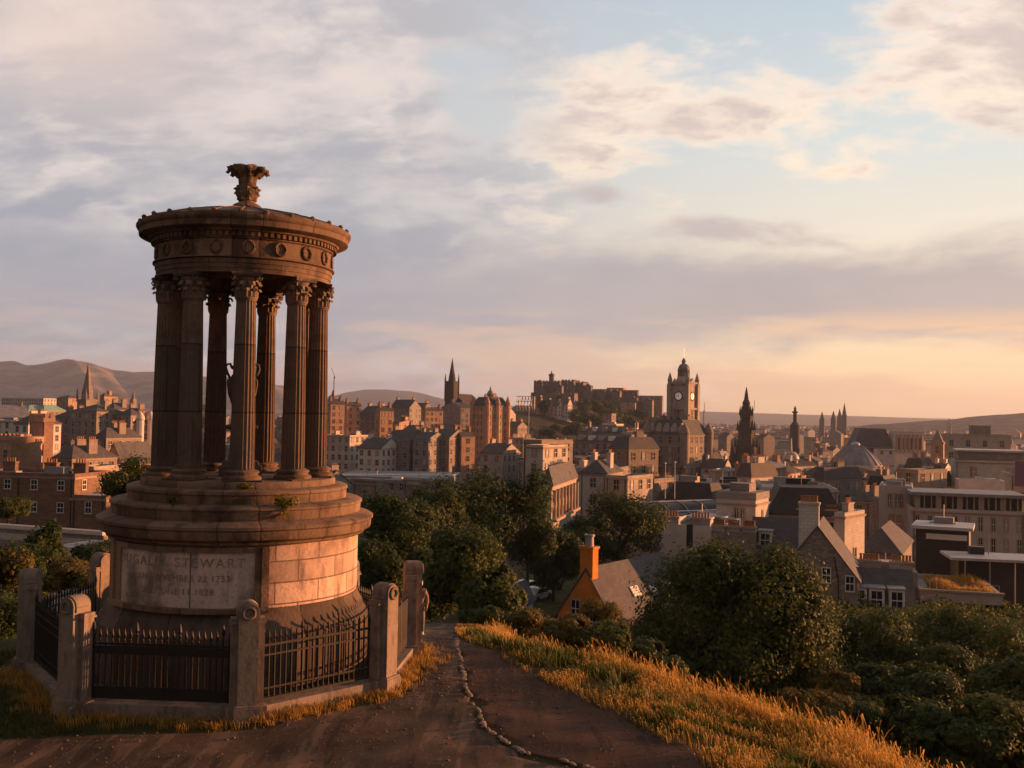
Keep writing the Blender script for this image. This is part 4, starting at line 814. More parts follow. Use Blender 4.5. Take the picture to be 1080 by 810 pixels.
for rz_ in (0, math.pi / 2, -math.pi / 2):
    f = put('clock_face', MB().slab([(1.6 * math.cos(t), 1.6 * math.sin(t)) for t in np.linspace(0, 2 * math.pi, 33)[:-1]], -.12, .1).mesh('clock_face', M_DIAL), r_, (a * math.sin(rz_), -a * math.cos(rz_), zt(418)), rz_)
    rg = MB(); rg.tube([(1.7 * math.cos(t), -.1, 1.7 * math.sin(t)) for t in np.linspace(0, 2 * math.pi, 33)], .2, 6); rg.build('rim', M_IRON, f)
    hd = MB(); hd.slab([(-.1, -.3), (.1, -.3), (.06, 1.5), (-.06, 1.5)], -.2, -.15); hd.slab([(.3, -.12), (.3, .12), (-1.05, .1), (-1.05, -.1)], -.26, -.21); hd.build('hands', M_IRON, f)
    for k_ in range(12): c_, s_ = math.cos(k_ * math.pi / 6), math.sin(k_ * math.pi / 6); MB().box(-.07, .07, -.17, -.121, 1.12, 1.42).build('hour_mark', M_IRON, f).rotation_euler = (0, k_ * math.pi / 6, 0)
    for xx in (-1.6, 0, 1.6): window(r_, 'stone', .9, 4.0, (a) * math.sin(rz_) + xx * math.cos(rz_), -a * math.cos(rz_) + xx * math.sin(rz_), zt(438), rz_, False)
    for z_ in (452, 468, 480): window(r_, 'stone', 1.4, 3.0, a * math.sin(rz_), -a * math.cos(rz_), zt(z_), rz_, False)
    MB().slab([(-2.2, 0), (2.2, 0), (1.6, 1.6), (0, 3.0), (-1.6, 1.6)], -.3, .5).build('gablet', W['tan'], r_, (a * math.sin(rz_), -a * math.cos(rz_), H1 + .1), rz_)
dm = MB(); dm.lathe([(3.5, H1), (3.5, H1 + 1.2), (2.9, H1 + 2.4), (2.5, H1 + 3.8), (2.6, H1 + 4.0)], 8, a0=R(22.5)); dm.build('drum', RM['pale'], r_)
dm = MB()
for k_ in range(8): q_ = k_ * math.pi / 4 + R(22.5); dm.lathe([(.3, H1 + 3.9), (.26, H1 + 6.3)], 6, c=(2.2 * math.cos(q_), 2.2 * math.sin(q_), 0)); dm.tube([(2.3 * math.cos(q_), 2.3 * math.sin(q_), H1 + 6.9), (1.9 * math.cos(q_), 1.9 * math.sin(q_), H1 + 8.0), (1.0 * math.cos(q_), 1.0 * math.sin(q_), H1 + 8.9)], .2, 5)
dm.lathe([(1.5, H1 + 3.9), (1.5, H1 + 6.3)], 12); dm.lathe([(2.5, H1 + 6.3), (2.6, H1 + 6.7), (2.2, H1 + 6.9), (2.0, H1 + 7.7), (1.2, H1 + 8.7), (.8, H1 + 8.9), (.8, H1 + 9.9), (1.0, H1 + 10.1), (.5, H1 + 10.9), (.12, H1 + 11.6)], 16); dm.build('dome', RM['grey'], r_, smooth=40)
MB().tube([(0, 0, H1 + 11.2), (0, 0, H1 + 15.5)], .09, 6).build('flagpole', M_STEEL, r_)
# scott-like gothic memorial spire
dS = 660; r_, z0 = px_root('gothic_memorial_spire', 'blackened openwork gothic memorial with one tall tapering spire among trees', 'spire', 787, None, dS, 38); zt = lambda y: zpx(787, y, dS) - z0
s_ = MB(); hh = zt(408)
for sx in (-1, 1):
    for sy in (-1, 1):
        s_.lathe([(2.8, 0), (2.6, hh * .26), (2.0, hh * .28), (1.6, hh * .36), (.15, hh * .47)], 8, c=(sx * 6.5, sy * 6.5, 0)); s_.slab([(-1.2, 0), (1.2, 0), (1.2, hh * .22), (-1.2, hh * .3)], -.8, .8)
        for q_ in (.62, .8): s_.lathe([(.6, 0), (.5, 4), (.05, 8)], 6, c=(sx * 6.5 * q_ * .6, sy * 6.5 * q_ * .6, hh * q_ * .72))
        s_.add([(sx * 6.5, sy * 6.5, hh * .2), (sx * 6.5, sy * 6.5, hh * .3), (sx * 3.4, sy * 3.4, hh * .46), (sx * 3.4, sy * 3.4, hh * .36)], [(0, 1, 2, 3)])
s_.build('buttress', W['soot'], r_)
arch = [(4.3 * math.cos(t), hh * .14 + 5.2 * math.sin(t)) for t in np.linspace(0, math.pi, 11)]
for rz_ in (0, math.pi / 2, math.pi, -math.pi / 2):
    f = MB(); f.slab([(-6.6, hh * .33), (6.6, hh * .33), (6.6, 0), (4.3, 0)] [:2] + [(6.6, hh * .1), (4.3, hh * .1)] + arch + [(-4.3, hh * .1), (-6.6, hh * .1)], -.8, .8)
    o = f.build('arch', W['soot'], r_, (6.0 * math.sin(rz_), -6.0 * math.cos(rz_), 0), rz_)
sp = MB(); sp.lathe([(6.6, hh * .26), (6.2, hh * .40), (6.7, hh * .41), (6.6, hh * .43), (5.0, hh * .47), (4.8, hh * .56), (5.3, hh * .57), (5.2, hh * .59), (3.9, hh * .62), (3.6, hh * .70), (4.0, hh * .71), (3.9, hh * .73), (2.8, hh * .75), (2.3, hh * .83), (2.6, hh * .84), (2.4, hh * .855), (1.5, hh * .88), (.95, hh * .94), (.14, hh)], 8, a0=R(22.5))
for lv, rr_ in ((.43, 6.8), (.59, 5.3), (.73, 3.9)):
    for k_ in range(8): sp.lathe([(.8, 0), (.7, hh * .03), (.05, hh * .095)], 5, c=(rr_ * math.cos(k_ * math.pi / 4 + .39), rr_ * math.sin(k_ * math.pi / 4 + .39), hh * lv))
sp.build('spire', W['soot'], r_)
# assembly hall spire
dH = 915; r_, z0 = px_root('church_spire', 'black needle spire on a square pinnacled tower above the old town roofs', 'church', 476, None, dH, 30); zt = lambda y: zpx(476, y, dH) - z0
a = 4.3; s_ = MB().box(-a, a, -a, a, 0, zt(402)); 
for z_ in (418, 404): s_.box(-a - .5, a + .5, -a - .5, a + .5, zt(z_), zt(z_) + .8)
s_.build('tower', W['soot'], r_)
for sx in (-1, 1):
    for sy in (-1, 1): q_ = MB(); q_.lathe([(.9, -18), (.8, 0), (.9, .4), (.1, 7)], 6, c=(sx * a, sy * a, zt(402))); q_.build('pinnacle', W['soot'], r_)
MB().lathe([(3.5, zt(403)), (3.3, zt(400)), (2.0, zt(391)), (1.9, zt(390.4)), (.08, zt(377.5))], 8).build('spire', W['soot'], r_)
MB().box(-10, 10, 4, 34, 0, zt(424)).slab([(-10.2, zt(424)), (10.2, zt(424)), (0, zt(415))], 4.2, 34).build('nave', W['soot'], r_)
# left church spire on the ridge
dT = 560; r_, z0 = px_root('church_spire', 'slender brown church spire on a square tower at the left, before the hills', 'church', 91.5, None, dT, 30); zt = lambda y: zpx(91, y, dT) - z0
a = 3.7; MB().box(-a, a, -a, a, 0, zt(421)).box(-a - .4, a + .4, -a - .4, a + .4, zt(423), zt(421.5)).build('tower', W['brown'], r_)
MB().lathe([(3.3, zt(421)), (3.0, zt(415)), (3.2, zt(414.5)), (2.3, zt(408)), (.1, zt(383))], 8, a0=R(22.5)).build('spire', W['brown'], r_)
for sx in (-1, 1):
    for sy in (-1, 1): q_ = MB(); q_.lathe([(.7, 0), (.6, 2), (.05, 6)], 6, c=(sx * a, sy * a, zt(421))); q_.build('pinnacle', W['brown'], r_)
for xx, zz in ((-1.4, 430), (1.4, 430), (0, 440)): window(r_, 'stone', 1.0, 3.2, xx, -a, zt(zz), 0, False)
# cathedral spires far to the right, small steeples
for px, y0, ht_px, dd, mt_, lab in [(890.5, 425, 20, 2150, 'soot', 'tallest of the far cathedral spires on the right horizon'), (885.5, 431, 14, 2150, 'soot', 'short spire touching the tallest cathedral spire'), (879, 433, 13, 2100, 'soot', 'far spire just left of the cathedral pair'), (867, 434, 13, 2050, 'soot', 'leftmost far spire of the cathedral cluster'),
                                    (140, 411, 16, 900, 'brown', 'small pink spire left of the temple before the hills'), (350.5, 411, 12, 1500, 'soot', 'tiny dark steeple beside the thin crane'), (1001, 441, 8, 2600, 'brown', 'tiny steeple on the right below the wooded hill')]:
    r_, z0 = px_root('church_spire', lab, 'church', px, None, dd, 25); zt = lambda y: zpx(px, y, dd) - z0; u_ = dd / F_PX
    MB().box(-2.4 * u_, 2.4 * u_, -2.4 * u_, 2.4 * u_, 0, zt(y0 + ht_px * .62)).build('tower', W[mt_], r_); MB().lathe([(2.3 * u_, zt(y0 + ht_px * .62)), (1.9 * u_, zt(y0 + ht_px * .5)), (.15 * u_, zt(y0))], 8, a0=R(22.5)).build('spire', W[mt_], r_)
# ribbed dome of the record house
dD = 400; r_, z0 = px_root('domed_hall', 'round hall under a shallow ribbed lead dome with a white lantern', 'hall', 902.5, None, dD, 20); zt = lambda y: zpx(902, y, dD) - z0; u_ = dD / F_PX
MB().lathe([(26.6 * u_, 0), (26.6 * u_, zt(492)), (27.6 * u_, zt(491.5)), (27.6 * u_, zt(490))], 40).build('drum', W['pale'], r_, smooth=30)
hz_ = zt(469) - zt(490); DP = lambda t: 1 - (1 - t) ** 1.9; dm = MB(); dm.lathe([(27.0 * u_ * (1 - t), zt(490) + hz_ * DP(t)) for t in np.linspace(0, .84, 12)], 40); dmo = dm.build('dome', RM['grey'], r_, smooth=30)
for k_ in range(20): t2 = k_ * math.pi / 10; MB().tube([(27.1 * u_ * (1 - t) * math.cos(t2), 27.1 * u_ * (1 - t) * math.sin(t2), zt(490) + .06 + hz_ * DP(t)) for t in np.linspace(0, .82, 8)], .16, 4).build('rib', RM['grey'], dmo)
MB().lathe([(4.6 * u_, 0), (4.4 * u_, 2.2 * u_), (2 * u_, 3.6 * u_)], 16, c=(0, 0, zt(469.8))).build('lantern', RM['white'], r_, smooth=30)
building('broad low pale block of plain wall in front of the ribbed dome', 848, 926, 936, 498, 372, 14, 'pale_hall', 'hall', 'pale', 'hip', 'brown', rise=1.6, dep=14, rows=2, gap=5)
building('long brown slate roofed hall left below the ribbed dome', 800, 868, 880, 505, 345, 12, 'slate_hall', 'hall', 'tan', 'gable', 'brown', rise=3.5, dep=12, rows=2, gap=4)
# slim memorial column with a figure block, church cupola
dM = 900; r_, z0 = px_root('memorial_column', 'slim memorial column carrying a statue, right of the gothic memorial', 'column', 838.5, None, dM, 20); zt = lambda y: zpx(838, y, dM) - z0
MB().lathe([(4.2, 0), (4.2, zt(449)), (2.6, zt(446)), (1.7, zt(445)), (1.5, zt(436)), (2.6, zt(435)), (2.6, zt(434)), (1.0, zt(433.6))], 16).build('shaft', W['soot'], r_, smooth=30); MB().lathe([(1.3, zt(433.7)), (1.0, zt(432)), (1.2, zt(430.5)), (.5, zt(429.6)), (.55, zt(428.6)), (.1, zt(428))], 10).build('statue', W['soot'], r_, smooth=40)
dM = 420; r_, z0 = px_root('domed_cupola', 'little white domed cupola on a shaft before the ribbed dome', 'cupola', 834.5, None, dM, 20); zt = lambda y: zpx(834, y, dM) - z0
MB().box(-4, 4, -4, 4, 0, zt(486)).build('tower', W['pale'], r_); MB().lathe([(3.4, zt(486)), (3.3, zt(482)), (2.8, zt(479)), (1.0, zt(476.5)), (.5, zt(476)), (.25, zt(462))], 16).build('cupola', RM['pale'], r_, smooth=40)
# yellow sunlit classical block with columns and neighbours
B = building('pale yellow sunlit block with a colonnaded upper storey on the right', 944, 974, 979, 455, 640, 10, 'colonnaded_block', 'building', 'cream', 'flat', 'grey', dep=20, win=None)
for i in range(7): MB().lathe([(.7, 0), (.6, 11), (.9, 11.4)], 8, c=(-B.hx + 1.2 + i * (B.L - 2.4) / 6, -B.hy - .9, B.H - 13.5)).build('column', M_TRIM, B.root)
for i in range(6): window(B.root, 'stone', 1.4, 7, -B.hx + 2.2 + i * (B.L - 4.4) / 5, -B.hy, B.H - 8, 0, False)
MB().box(-B.hx - 1, B.hx + 4, -B.hy - 6, -B.hy, 0, B.H - 15).build('lower_storey', W['cream'], B.root)
B = building('dark sloping slate hall beside the pale yellow colonnade', 902, 942, 946, 472, 650, 8, 'slate_hall', 'building', 'soot', 'mansard', 'slate', rise=12, dep=26, win=None)
B = building('low glowing yellow wing in front of the sloping slate hall', 926, 944, 947, 474, 600, 8, 'yellow_wing', 'building', 'cream', 'flat', 'grey', dep=10, rows=1, gap=3)
r_, z0 = px_root('square_church_tower', 'square red brown tower with a pointed cap between the yellow block and the long hall', 'tower', 989, None, 470, 28); zt = lambda y: zpx(989, y, 470) - z0
MB().box(-2.7, 2.7, -2.7, 2.7, 0, zt(466)).box(-3, 3, -3, 3, zt(468), zt(466.6)).build('tower', W['pink'], r_); MB().lathe([(3.4, zt(466)), (.2, zt(453))], 4, a0=R(45)).build('spire', W['brown'], r_)
for z_ in (474, 486): window(r_, 'stone', 1.2, 3.0, 0, -2.7, zt(z_), 0, False)
B = building('long sandstone hall with arched windows below the wooded hill', 995, 1066, 1090, 459, 560, 18, 'long_arched_hall', 'hall', 'tan', 'flat', 'brown', dep=26, rows=2, storey=7, wh=3.4, ww=2.0, gap=7, top_gap=5)
MB().box(B.hx * -.1, B.hx * .5, -2, 8, B.H - .8, B.H + 5).build('roof_block', W['brown'], B.root)
# ================================================================== castle on its rock
cz = lambda px, py, d=1150: zpx(px, py, d)
def castle_piece(label, px0, px1, ytop, d, dep, wall='rock', cren=True, ybase=452, name='castle_range', rows=2, th=18):
    B = building(label, px0, px1 - (px1 - px0) * .12, px1, ytop, d, th, name, 'castle', wall, 'flat', 'slate', dep=dep, rows=rows, storey=6, gap=8, ww=1.4, wh=2.8, base=cz(px0, ybase, d), win='stone' if rows else None, parapet=1.0, cornice=False)
    if cren: c_ = MB(); crenels(c_, -B.hx, B.hx, -B.hy, B.hy, B.H + .002, 1.8, 3.2, 1.0); on(B, c_, 'battlement', W[wall])
    return B
B = castle_piece('highest castle palace block with battlements and a clock turret on the rock', 563, 594, 403, 1140, 30, rows=3); q_ = MB(); q_.lathe([(3.0, 0), (3.0, 7), (3.6, 7.2), (3.6, 9), (1.0, 10), (.3, 13)], 8, c=(.15 * B.L, -B.hy + 4, B.H)); q_.build('turret', W['rock'], B.root)
castle_piece('square castle hall block right of the palace', 592, 607, 402, 1150, 30, rows=2); castle_piece('tall castle memorial hall with a pale upper storey', 603, 617, 404, 1160, 26, rows=2)
castle_piece('long crenellated castle wall sloping down to the right', 615, 648, 412, 1165, 8, rows=1); castle_piece('pinkish castle store building behind the long wall', 640, 660, 409, 1185, 20, 'pink', False); castle_piece('outer castle battery wall above the trees', 652, 692, 424, 1150, 6, rows=0, ybase=462)
castle_piece('level castle barrack range right of the store building', 646, 676, 413, 1168, 10, rows=1); castle_piece('low end range of the castle nearest the clock tower', 672, 702, 419, 1160, 9, 'brown', rows=1)
castle_piece('curved castle half moon battery wall below the palace', 560, 612, 416, 1120, 16, rows=0, ybase=462); castle_piece('small castle gatehouse block above the dark trees', 655, 672, 425, 1130, 14, 'pink', False)
for px_, y_, d_, w_, h_, lab in [(569, 402, 1138, 4.2, 3.0, 'round corner turret at the left end of the castle palace'), (590, 405, 1136, 3.4, 2.2, 'small square castle turret beside the clock turret'), (620, 405, 1158, 4.6, 2.4, 'stepped castle tower at the right end of the memorial hall'), (634, 410, 1162, 4.0, 2.0, 'gabled castle barrack block left of the store building'), (650, 411, 1160, 5.0, 2.4, 'high castle gable behind the outer battery'), (668, 418, 1148, 4.4, 2.2, 'pointed castle gatehouse roof over the battery'), (684, 420, 1146, 5.0, 2.0, 'end tower of the outer castle battery')]:
    r_, z0 = px_root('castle_tower', lab, 'castle', px_, None, d_, 20, z=cz(px_, 446)); h = cz(px_, y_ + 3, d_) - z0
    q_ = MB().box(-w_, w_, -w_, w_, 0, h); crenels(q_, -w_, w_, -w_, w_, h + .002, 1.6, 2.6, .9); q_.build('wall', W['rock'], r_); MB().slab([(-w_ * .8, h), (w_ * .8, h), (0, h + h_ * 1.6)], -w_ * .7, w_ * .7).build('roof', RM['slate'], r_)
rk = []
yy_ = np.linspace(0, 1, 26); xx_ = np.linspace(536, 716, 70); V = []
crest = np.interp(xx_, [536, 552, 562, 600, 640, 680, 700, 716], [446, 437, 424, 423, 424, 432, 444, 452])
for j, v_ in enumerate(yy_):
    for i, px in enumerate(xx_):
        dd = 1085 + 110 * v_; zc = cz(px, crest[i], 1150); zb = cz(px, 475, 1085); k_ = min(1, v_ / .55); z_ = zb + (zc - zb) * (k_ ** .62)
        if v_ > .8: z_ -= (v_ - .8) * 120
        n_ = 5.5 * math.sin(px * .31 + 2 * math.sin(v_ * 9 + px * .05)) * math.sin(v_ * 13 + px * .17) + 2.5 * math.sin(px * .9 + v_ * 31)
        p = P(px, 440, dd); V.append((p.x, p.y, z_ + n_ * math.sin(min(1, v_ * 1.3) * math.pi) ))
V = np.array(V); n = 70; i, j = np.meshgrid(np.arange(25), np.arange(69), indexing='ij'); Q = np.stack([i * n + j, i * n + j + 1, (i + 1) * n + j + 1, (i + 1) * n + j], -1).reshape(-1, 4)
m, g = mat('crag'); o = g.node('ShaderNodeTexCoord').outputs['Object']; a_ = g.noise(o, .06, 8, .62); b_ = g.noise(o, .35, 6)
g._in(g.b.inputs['Base Color'], g.mix(g.smooth(a_, .42, .58), (.045, .045, .02), g.mix(b_, (.06, .045, .038), (.16, .115, .09)))); g.b.inputs['Roughness'].default_value = 1; bump(g, b_, 1, 2.0)
tag(put('castle_rock_hill', np_mesh('castle_rock_hill', V, Q, m, True)), kind='structure')
# lit white and orange mansions under the castle
for xa, xb, yt, wa, lab in [(566, 574, 424, 'pink', 'narrow orange lit mansion at the left foot of the castle'), (573, 584, 427, 'pink', 'orange gabled mansion beside the narrow one under the castle'), (584, 594, 428, 'white', 'white gabled mansion under the castle palace'), (593, 604, 426, 'cream', 'cream bay windowed mansion at the right of the white one')]:
    building(lab, xa, xb - 5, xb, yt, 985, 40, 'gabled_mansion', 'house', wa, 'gable', 'brown', rise=5, rows=4, ww=1.3, chim=(.4,))
# scaffold grandstand left of the castle
p = P(554, 440, 1000); r_ = thing('scaffold_grandstand', 'open lattice scaffold stand on the skyline left of the castle', 'grandstand', (p.x, p.y, zpx(554, 436, 1000)), 0); s_ = MB(); hh = zpx(554, 418, 1000) - zpx(554, 436, 1000)
for i in range(7):
    x = -9 + 3 * i; s_.tube([(x, 0, 0), (x, 0, hh * (1 if i > 1 else .8))], .28, 4); s_.tube([(x, 6, 0), (x, 6, hh)], .28, 4)
    if i < 6: s_.tube([(x, 0, 0), (x + 3, 0, hh)], .2, 4); s_.tube([(x + 3, 0, hh * .5), (x, 0, hh)], .2, 4)
for z_ in (.4, .7, 1.0): s_.tube([(-9, 0, hh * z_), (9, 0, hh * z_)], .28, 4)
s_.build('frame', M_STEEL, r_)
# ================================================================== old town, centre left
OT = [
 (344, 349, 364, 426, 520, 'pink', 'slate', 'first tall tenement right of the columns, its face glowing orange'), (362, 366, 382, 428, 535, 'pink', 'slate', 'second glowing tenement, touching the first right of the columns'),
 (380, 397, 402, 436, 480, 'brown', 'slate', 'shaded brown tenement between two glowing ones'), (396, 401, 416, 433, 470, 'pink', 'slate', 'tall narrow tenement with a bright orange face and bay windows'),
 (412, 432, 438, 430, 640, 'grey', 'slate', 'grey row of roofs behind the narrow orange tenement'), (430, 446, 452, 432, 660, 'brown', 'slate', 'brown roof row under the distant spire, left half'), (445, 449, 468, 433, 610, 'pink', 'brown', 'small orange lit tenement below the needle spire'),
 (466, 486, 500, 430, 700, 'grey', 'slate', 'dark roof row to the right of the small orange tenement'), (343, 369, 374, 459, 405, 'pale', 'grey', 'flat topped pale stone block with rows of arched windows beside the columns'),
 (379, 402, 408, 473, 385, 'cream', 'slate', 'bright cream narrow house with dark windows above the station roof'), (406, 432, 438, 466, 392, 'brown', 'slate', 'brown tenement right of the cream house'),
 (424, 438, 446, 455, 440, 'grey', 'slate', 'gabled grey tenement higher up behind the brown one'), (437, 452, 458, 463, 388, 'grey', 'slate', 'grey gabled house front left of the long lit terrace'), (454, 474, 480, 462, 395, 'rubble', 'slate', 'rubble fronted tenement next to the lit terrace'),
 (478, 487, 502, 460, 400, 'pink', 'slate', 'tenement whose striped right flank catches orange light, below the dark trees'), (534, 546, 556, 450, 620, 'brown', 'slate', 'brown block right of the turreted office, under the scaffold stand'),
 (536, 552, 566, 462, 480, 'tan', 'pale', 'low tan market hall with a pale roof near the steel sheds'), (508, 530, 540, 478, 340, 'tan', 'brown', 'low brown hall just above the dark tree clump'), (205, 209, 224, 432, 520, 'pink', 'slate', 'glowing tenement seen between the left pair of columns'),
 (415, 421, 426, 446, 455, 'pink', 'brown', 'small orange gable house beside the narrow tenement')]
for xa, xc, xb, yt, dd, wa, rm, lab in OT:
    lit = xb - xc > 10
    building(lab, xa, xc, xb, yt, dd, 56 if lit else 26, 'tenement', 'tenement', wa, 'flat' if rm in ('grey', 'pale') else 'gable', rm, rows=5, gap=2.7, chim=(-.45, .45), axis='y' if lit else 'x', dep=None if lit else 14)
B = building('grand turreted office block with a small dome, its right face glowing orange', 499, 514, 536, 428, 560, 50, 'turreted_office', 'building', 'pink', 'mansard', 'slate', rise=5, rows=7, storey=4, chim=(-.3, .3))
for k_, (xx, yy) in enumerate(((-B.hx, -B.hy), (B.hx, -B.hy), (B.hx, 0), (B.hx, B.hy))): t_ = MB(); t_.lathe([(1.5, 0), (1.5, B.H + 1), (1.8, B.H + 1.4), (1.2, B.H + 3), (.2, B.H + 5.5)], 10, c=(xx, yy, 0)); t_.build('corner_turret', W['pink'], B.root, smooth=35)
t_ = MB(); t_.lathe([(1.8, B.H + 4), (1.8, B.H + 6), (2.1, B.H + 6.3), (1.6, B.H + 8), (.6, B.H + 9), (.2, B.H + 11)], 12); t_.build('dome', RM['grey'], B.root, smooth=40)
# station roof: long ridge-and-furrow glazing
dR = 330; pA, pB = P(345, 498, dR), P(470, 502, dR); r_ = thing('station_roof', 'long ridged pale glass station roof across the valley', 'station', ((pA.x + pB.x) / 2, dR, pA.z - 3), R(-4)); L_ = (pB - pA).length; s_ = MB(); USED.append((405, 330, 30))
nr = 30
for i in range(nr): x = -L_ / 2 + i * L_ / nr; w_ = L_ / nr; s_.slab([(x, 1.2), (x + w_, 1.2), (x + w_ / 2, 1.2 + w_ * .36)], 0, 40)
s_.build('glazing', RM['grey'], r_); MB().box(-L_ / 2, L_ / 2, .2, 45, -14, 1.19).build('wall', W['brown'], r_)
for i in range(10): x = -L_ / 2 + (i + .3) * L_ / 10; MB().box(x, x + 1.8, -.08, .2, -.6, .8).build('window', M_GLASS, r_)
B = building('low flat roofed platform shed in front of the ridged station roof', 345, 440, 470, 507, 300, 8, 'platform_shed', 'building', 'grey', 'flat', 'grey', dep=14, rows=1)
for px, xa, xb, yt, lab in [(390, 375, 405, 508, 'left of two square dark stone lodges above the tree tops'), (443, 428, 460, 509, 'right of two square dark stone lodges above the tree tops')]:
    B = building(lab, xa, xb - 7, xb, yt, 235, 30, 'stone_lodge', 'lodge', 'rubble', 'flat', 'grey', dep=None, rows=1, gap=5, ww=1.0, top_gap=3.0); MB().box(-B.hx - .4, B.hx + .4, -B.hy - .4, B.hy + .4, B.H + .003, B.H + .5).build('cap', W['brown'], B.root)
# ================================================================== far left
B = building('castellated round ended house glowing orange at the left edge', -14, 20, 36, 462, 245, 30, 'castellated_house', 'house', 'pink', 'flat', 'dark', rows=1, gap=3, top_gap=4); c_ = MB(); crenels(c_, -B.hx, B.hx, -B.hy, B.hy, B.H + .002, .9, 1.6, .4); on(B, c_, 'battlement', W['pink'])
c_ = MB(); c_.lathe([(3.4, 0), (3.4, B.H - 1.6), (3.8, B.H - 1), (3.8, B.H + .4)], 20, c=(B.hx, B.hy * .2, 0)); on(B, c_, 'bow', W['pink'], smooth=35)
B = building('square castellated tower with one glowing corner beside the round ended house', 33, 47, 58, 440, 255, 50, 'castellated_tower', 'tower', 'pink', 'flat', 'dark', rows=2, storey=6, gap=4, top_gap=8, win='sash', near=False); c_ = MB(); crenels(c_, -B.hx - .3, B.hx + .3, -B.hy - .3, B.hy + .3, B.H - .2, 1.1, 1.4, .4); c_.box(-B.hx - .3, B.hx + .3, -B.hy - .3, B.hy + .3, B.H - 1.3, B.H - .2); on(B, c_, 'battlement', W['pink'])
B = building('long brown stone range with white sash windows above the parapet wall', -30, 79, 84, 500, 165, 8, 'brown_stone_range', 'building', 'umber', 'flat', 'pale', dep=11, rows=2, storey=3.6, win='sash', ww=1.25, wh=1.7, gap=3.6)
MB().tube([(-B.hx + 9, -B.hy - .1, 0), (-B.hx + 9, -B.hy - .1, B.H - 1)], .09, 6).build('drainpipe', M_IRON, B.root)
for q_ in (-.3, .1, .38): chimney(B.root, q_ * B.L, 0, B.H - 1, B.H + 1.4, 2.2, .9, 4, W['umber'], True)
B = building('narrow many windowed tower house right of the brown range', 80, 99, 103, 492, 205, 12, 'tower_house', 'house', 'tan', 'flat', 'slate', dep=9, rows=5, storey=2.6, gap=1.9, ww=.8, wh=1.3)
B = building('low lean-to with a pale sheet roof beside the monument drum', 79, 112, 116, 523, 158, 10, 'lean_to', 'shed', 'umber', 'flat', 'pale', dep=6, rows=1, win='sash', gap=4, parapet=.2)
B = building('pink gothic gable with a round window behind the tree left of the temple', 113, 128, 133, 488, 262, 16, 'gothic_gable', 'church', 'pink', 'gable', 'slate', rise=5.0, dep=14, axis='y', win=None, cornice=False); f = MB(); f.tube([(1.2 * math.cos(t), -B.hy - .05, B.H + .8 + 1.2 * math.sin(t)) for t in np.linspace(0, 2 * math.pi, 17)], .18, 5); o = f.build('round_window', M_TRIM, B.root); MB().slab([(1.1 * math.cos(t), B.H + .8 + 1.1 * math.sin(t)) for t in np.linspace(0, 2 * math.pi, 17)[:-1]], -B.hy - .03, -B.hy + .02).build('pane', M_GLASS, o)
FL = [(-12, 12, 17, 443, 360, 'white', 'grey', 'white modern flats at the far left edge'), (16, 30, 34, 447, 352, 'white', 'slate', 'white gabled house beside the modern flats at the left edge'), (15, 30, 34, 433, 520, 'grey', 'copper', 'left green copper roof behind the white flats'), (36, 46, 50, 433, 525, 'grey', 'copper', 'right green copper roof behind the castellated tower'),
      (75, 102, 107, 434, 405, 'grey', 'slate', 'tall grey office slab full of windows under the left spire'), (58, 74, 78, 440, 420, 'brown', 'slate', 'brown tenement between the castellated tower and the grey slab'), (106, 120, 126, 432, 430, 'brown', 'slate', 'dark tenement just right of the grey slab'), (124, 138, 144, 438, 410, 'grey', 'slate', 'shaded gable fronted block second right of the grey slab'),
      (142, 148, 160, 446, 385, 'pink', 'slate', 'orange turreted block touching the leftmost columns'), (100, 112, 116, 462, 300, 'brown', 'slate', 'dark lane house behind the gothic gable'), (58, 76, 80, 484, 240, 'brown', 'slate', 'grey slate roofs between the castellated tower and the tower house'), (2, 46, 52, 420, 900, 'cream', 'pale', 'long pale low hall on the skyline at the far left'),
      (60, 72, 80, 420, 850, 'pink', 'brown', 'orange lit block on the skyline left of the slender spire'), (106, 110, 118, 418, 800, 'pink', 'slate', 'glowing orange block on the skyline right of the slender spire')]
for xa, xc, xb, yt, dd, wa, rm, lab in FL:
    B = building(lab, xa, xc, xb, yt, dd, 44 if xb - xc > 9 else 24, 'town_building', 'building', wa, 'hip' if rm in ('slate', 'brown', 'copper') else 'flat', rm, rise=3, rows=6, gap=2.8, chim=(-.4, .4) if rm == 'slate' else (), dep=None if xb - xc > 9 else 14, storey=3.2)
    if 'turreted' in lab:
        for yy in (-B.hy, B.hy): t_ = MB(); t_.lathe([(1.4, 0), (1.4, B.H + 1), (1.7, B.H + 1.4), (1.4, B.H + 2.6), (.2, B.H + 4.4)], 10, c=(B.hx, yy, 0)); t_.build('turret', W['white'], B.root, smooth=35)
# parapet wall of the road below, cottage, retaining wall
pA, pB = P(-20, 551, 112), P(112, 549, 106); r_ = thing('parapet_wall', 'long pale stone road parapet below the brown stone range', 'wall', ((pA.x + pB.x) / 2, (pA.y + pB.y) / 2, pA.z), math.atan2(pB.y - pA.y, pB.x - pA.x)); L_ = (pB - pA).length / 2
MB().box(-L_, L_, -.3, .3, -8, -.42).build('wall', W['rubble'], r_); MB().box(-L_, L_, -.5, .45, -.417, 0).build('coping', W['cream'], r_); MB().box(-L_, L_, -.36, .3, -1.6, -.9).build('band', W['pale'], r_)
B = building('little harled cottage with one white window among the left bushes', 62, 96, 110, 579, 78, 24, 'cottage', 'house', 'cream', 'flat', 'brown', dep=4, win=None, cornice=False, parapet=.3); window(B.root, 'sash', 1.0, 1.1, .62 * B.hx, -B.hy, B.H - 1.0, 0, True)
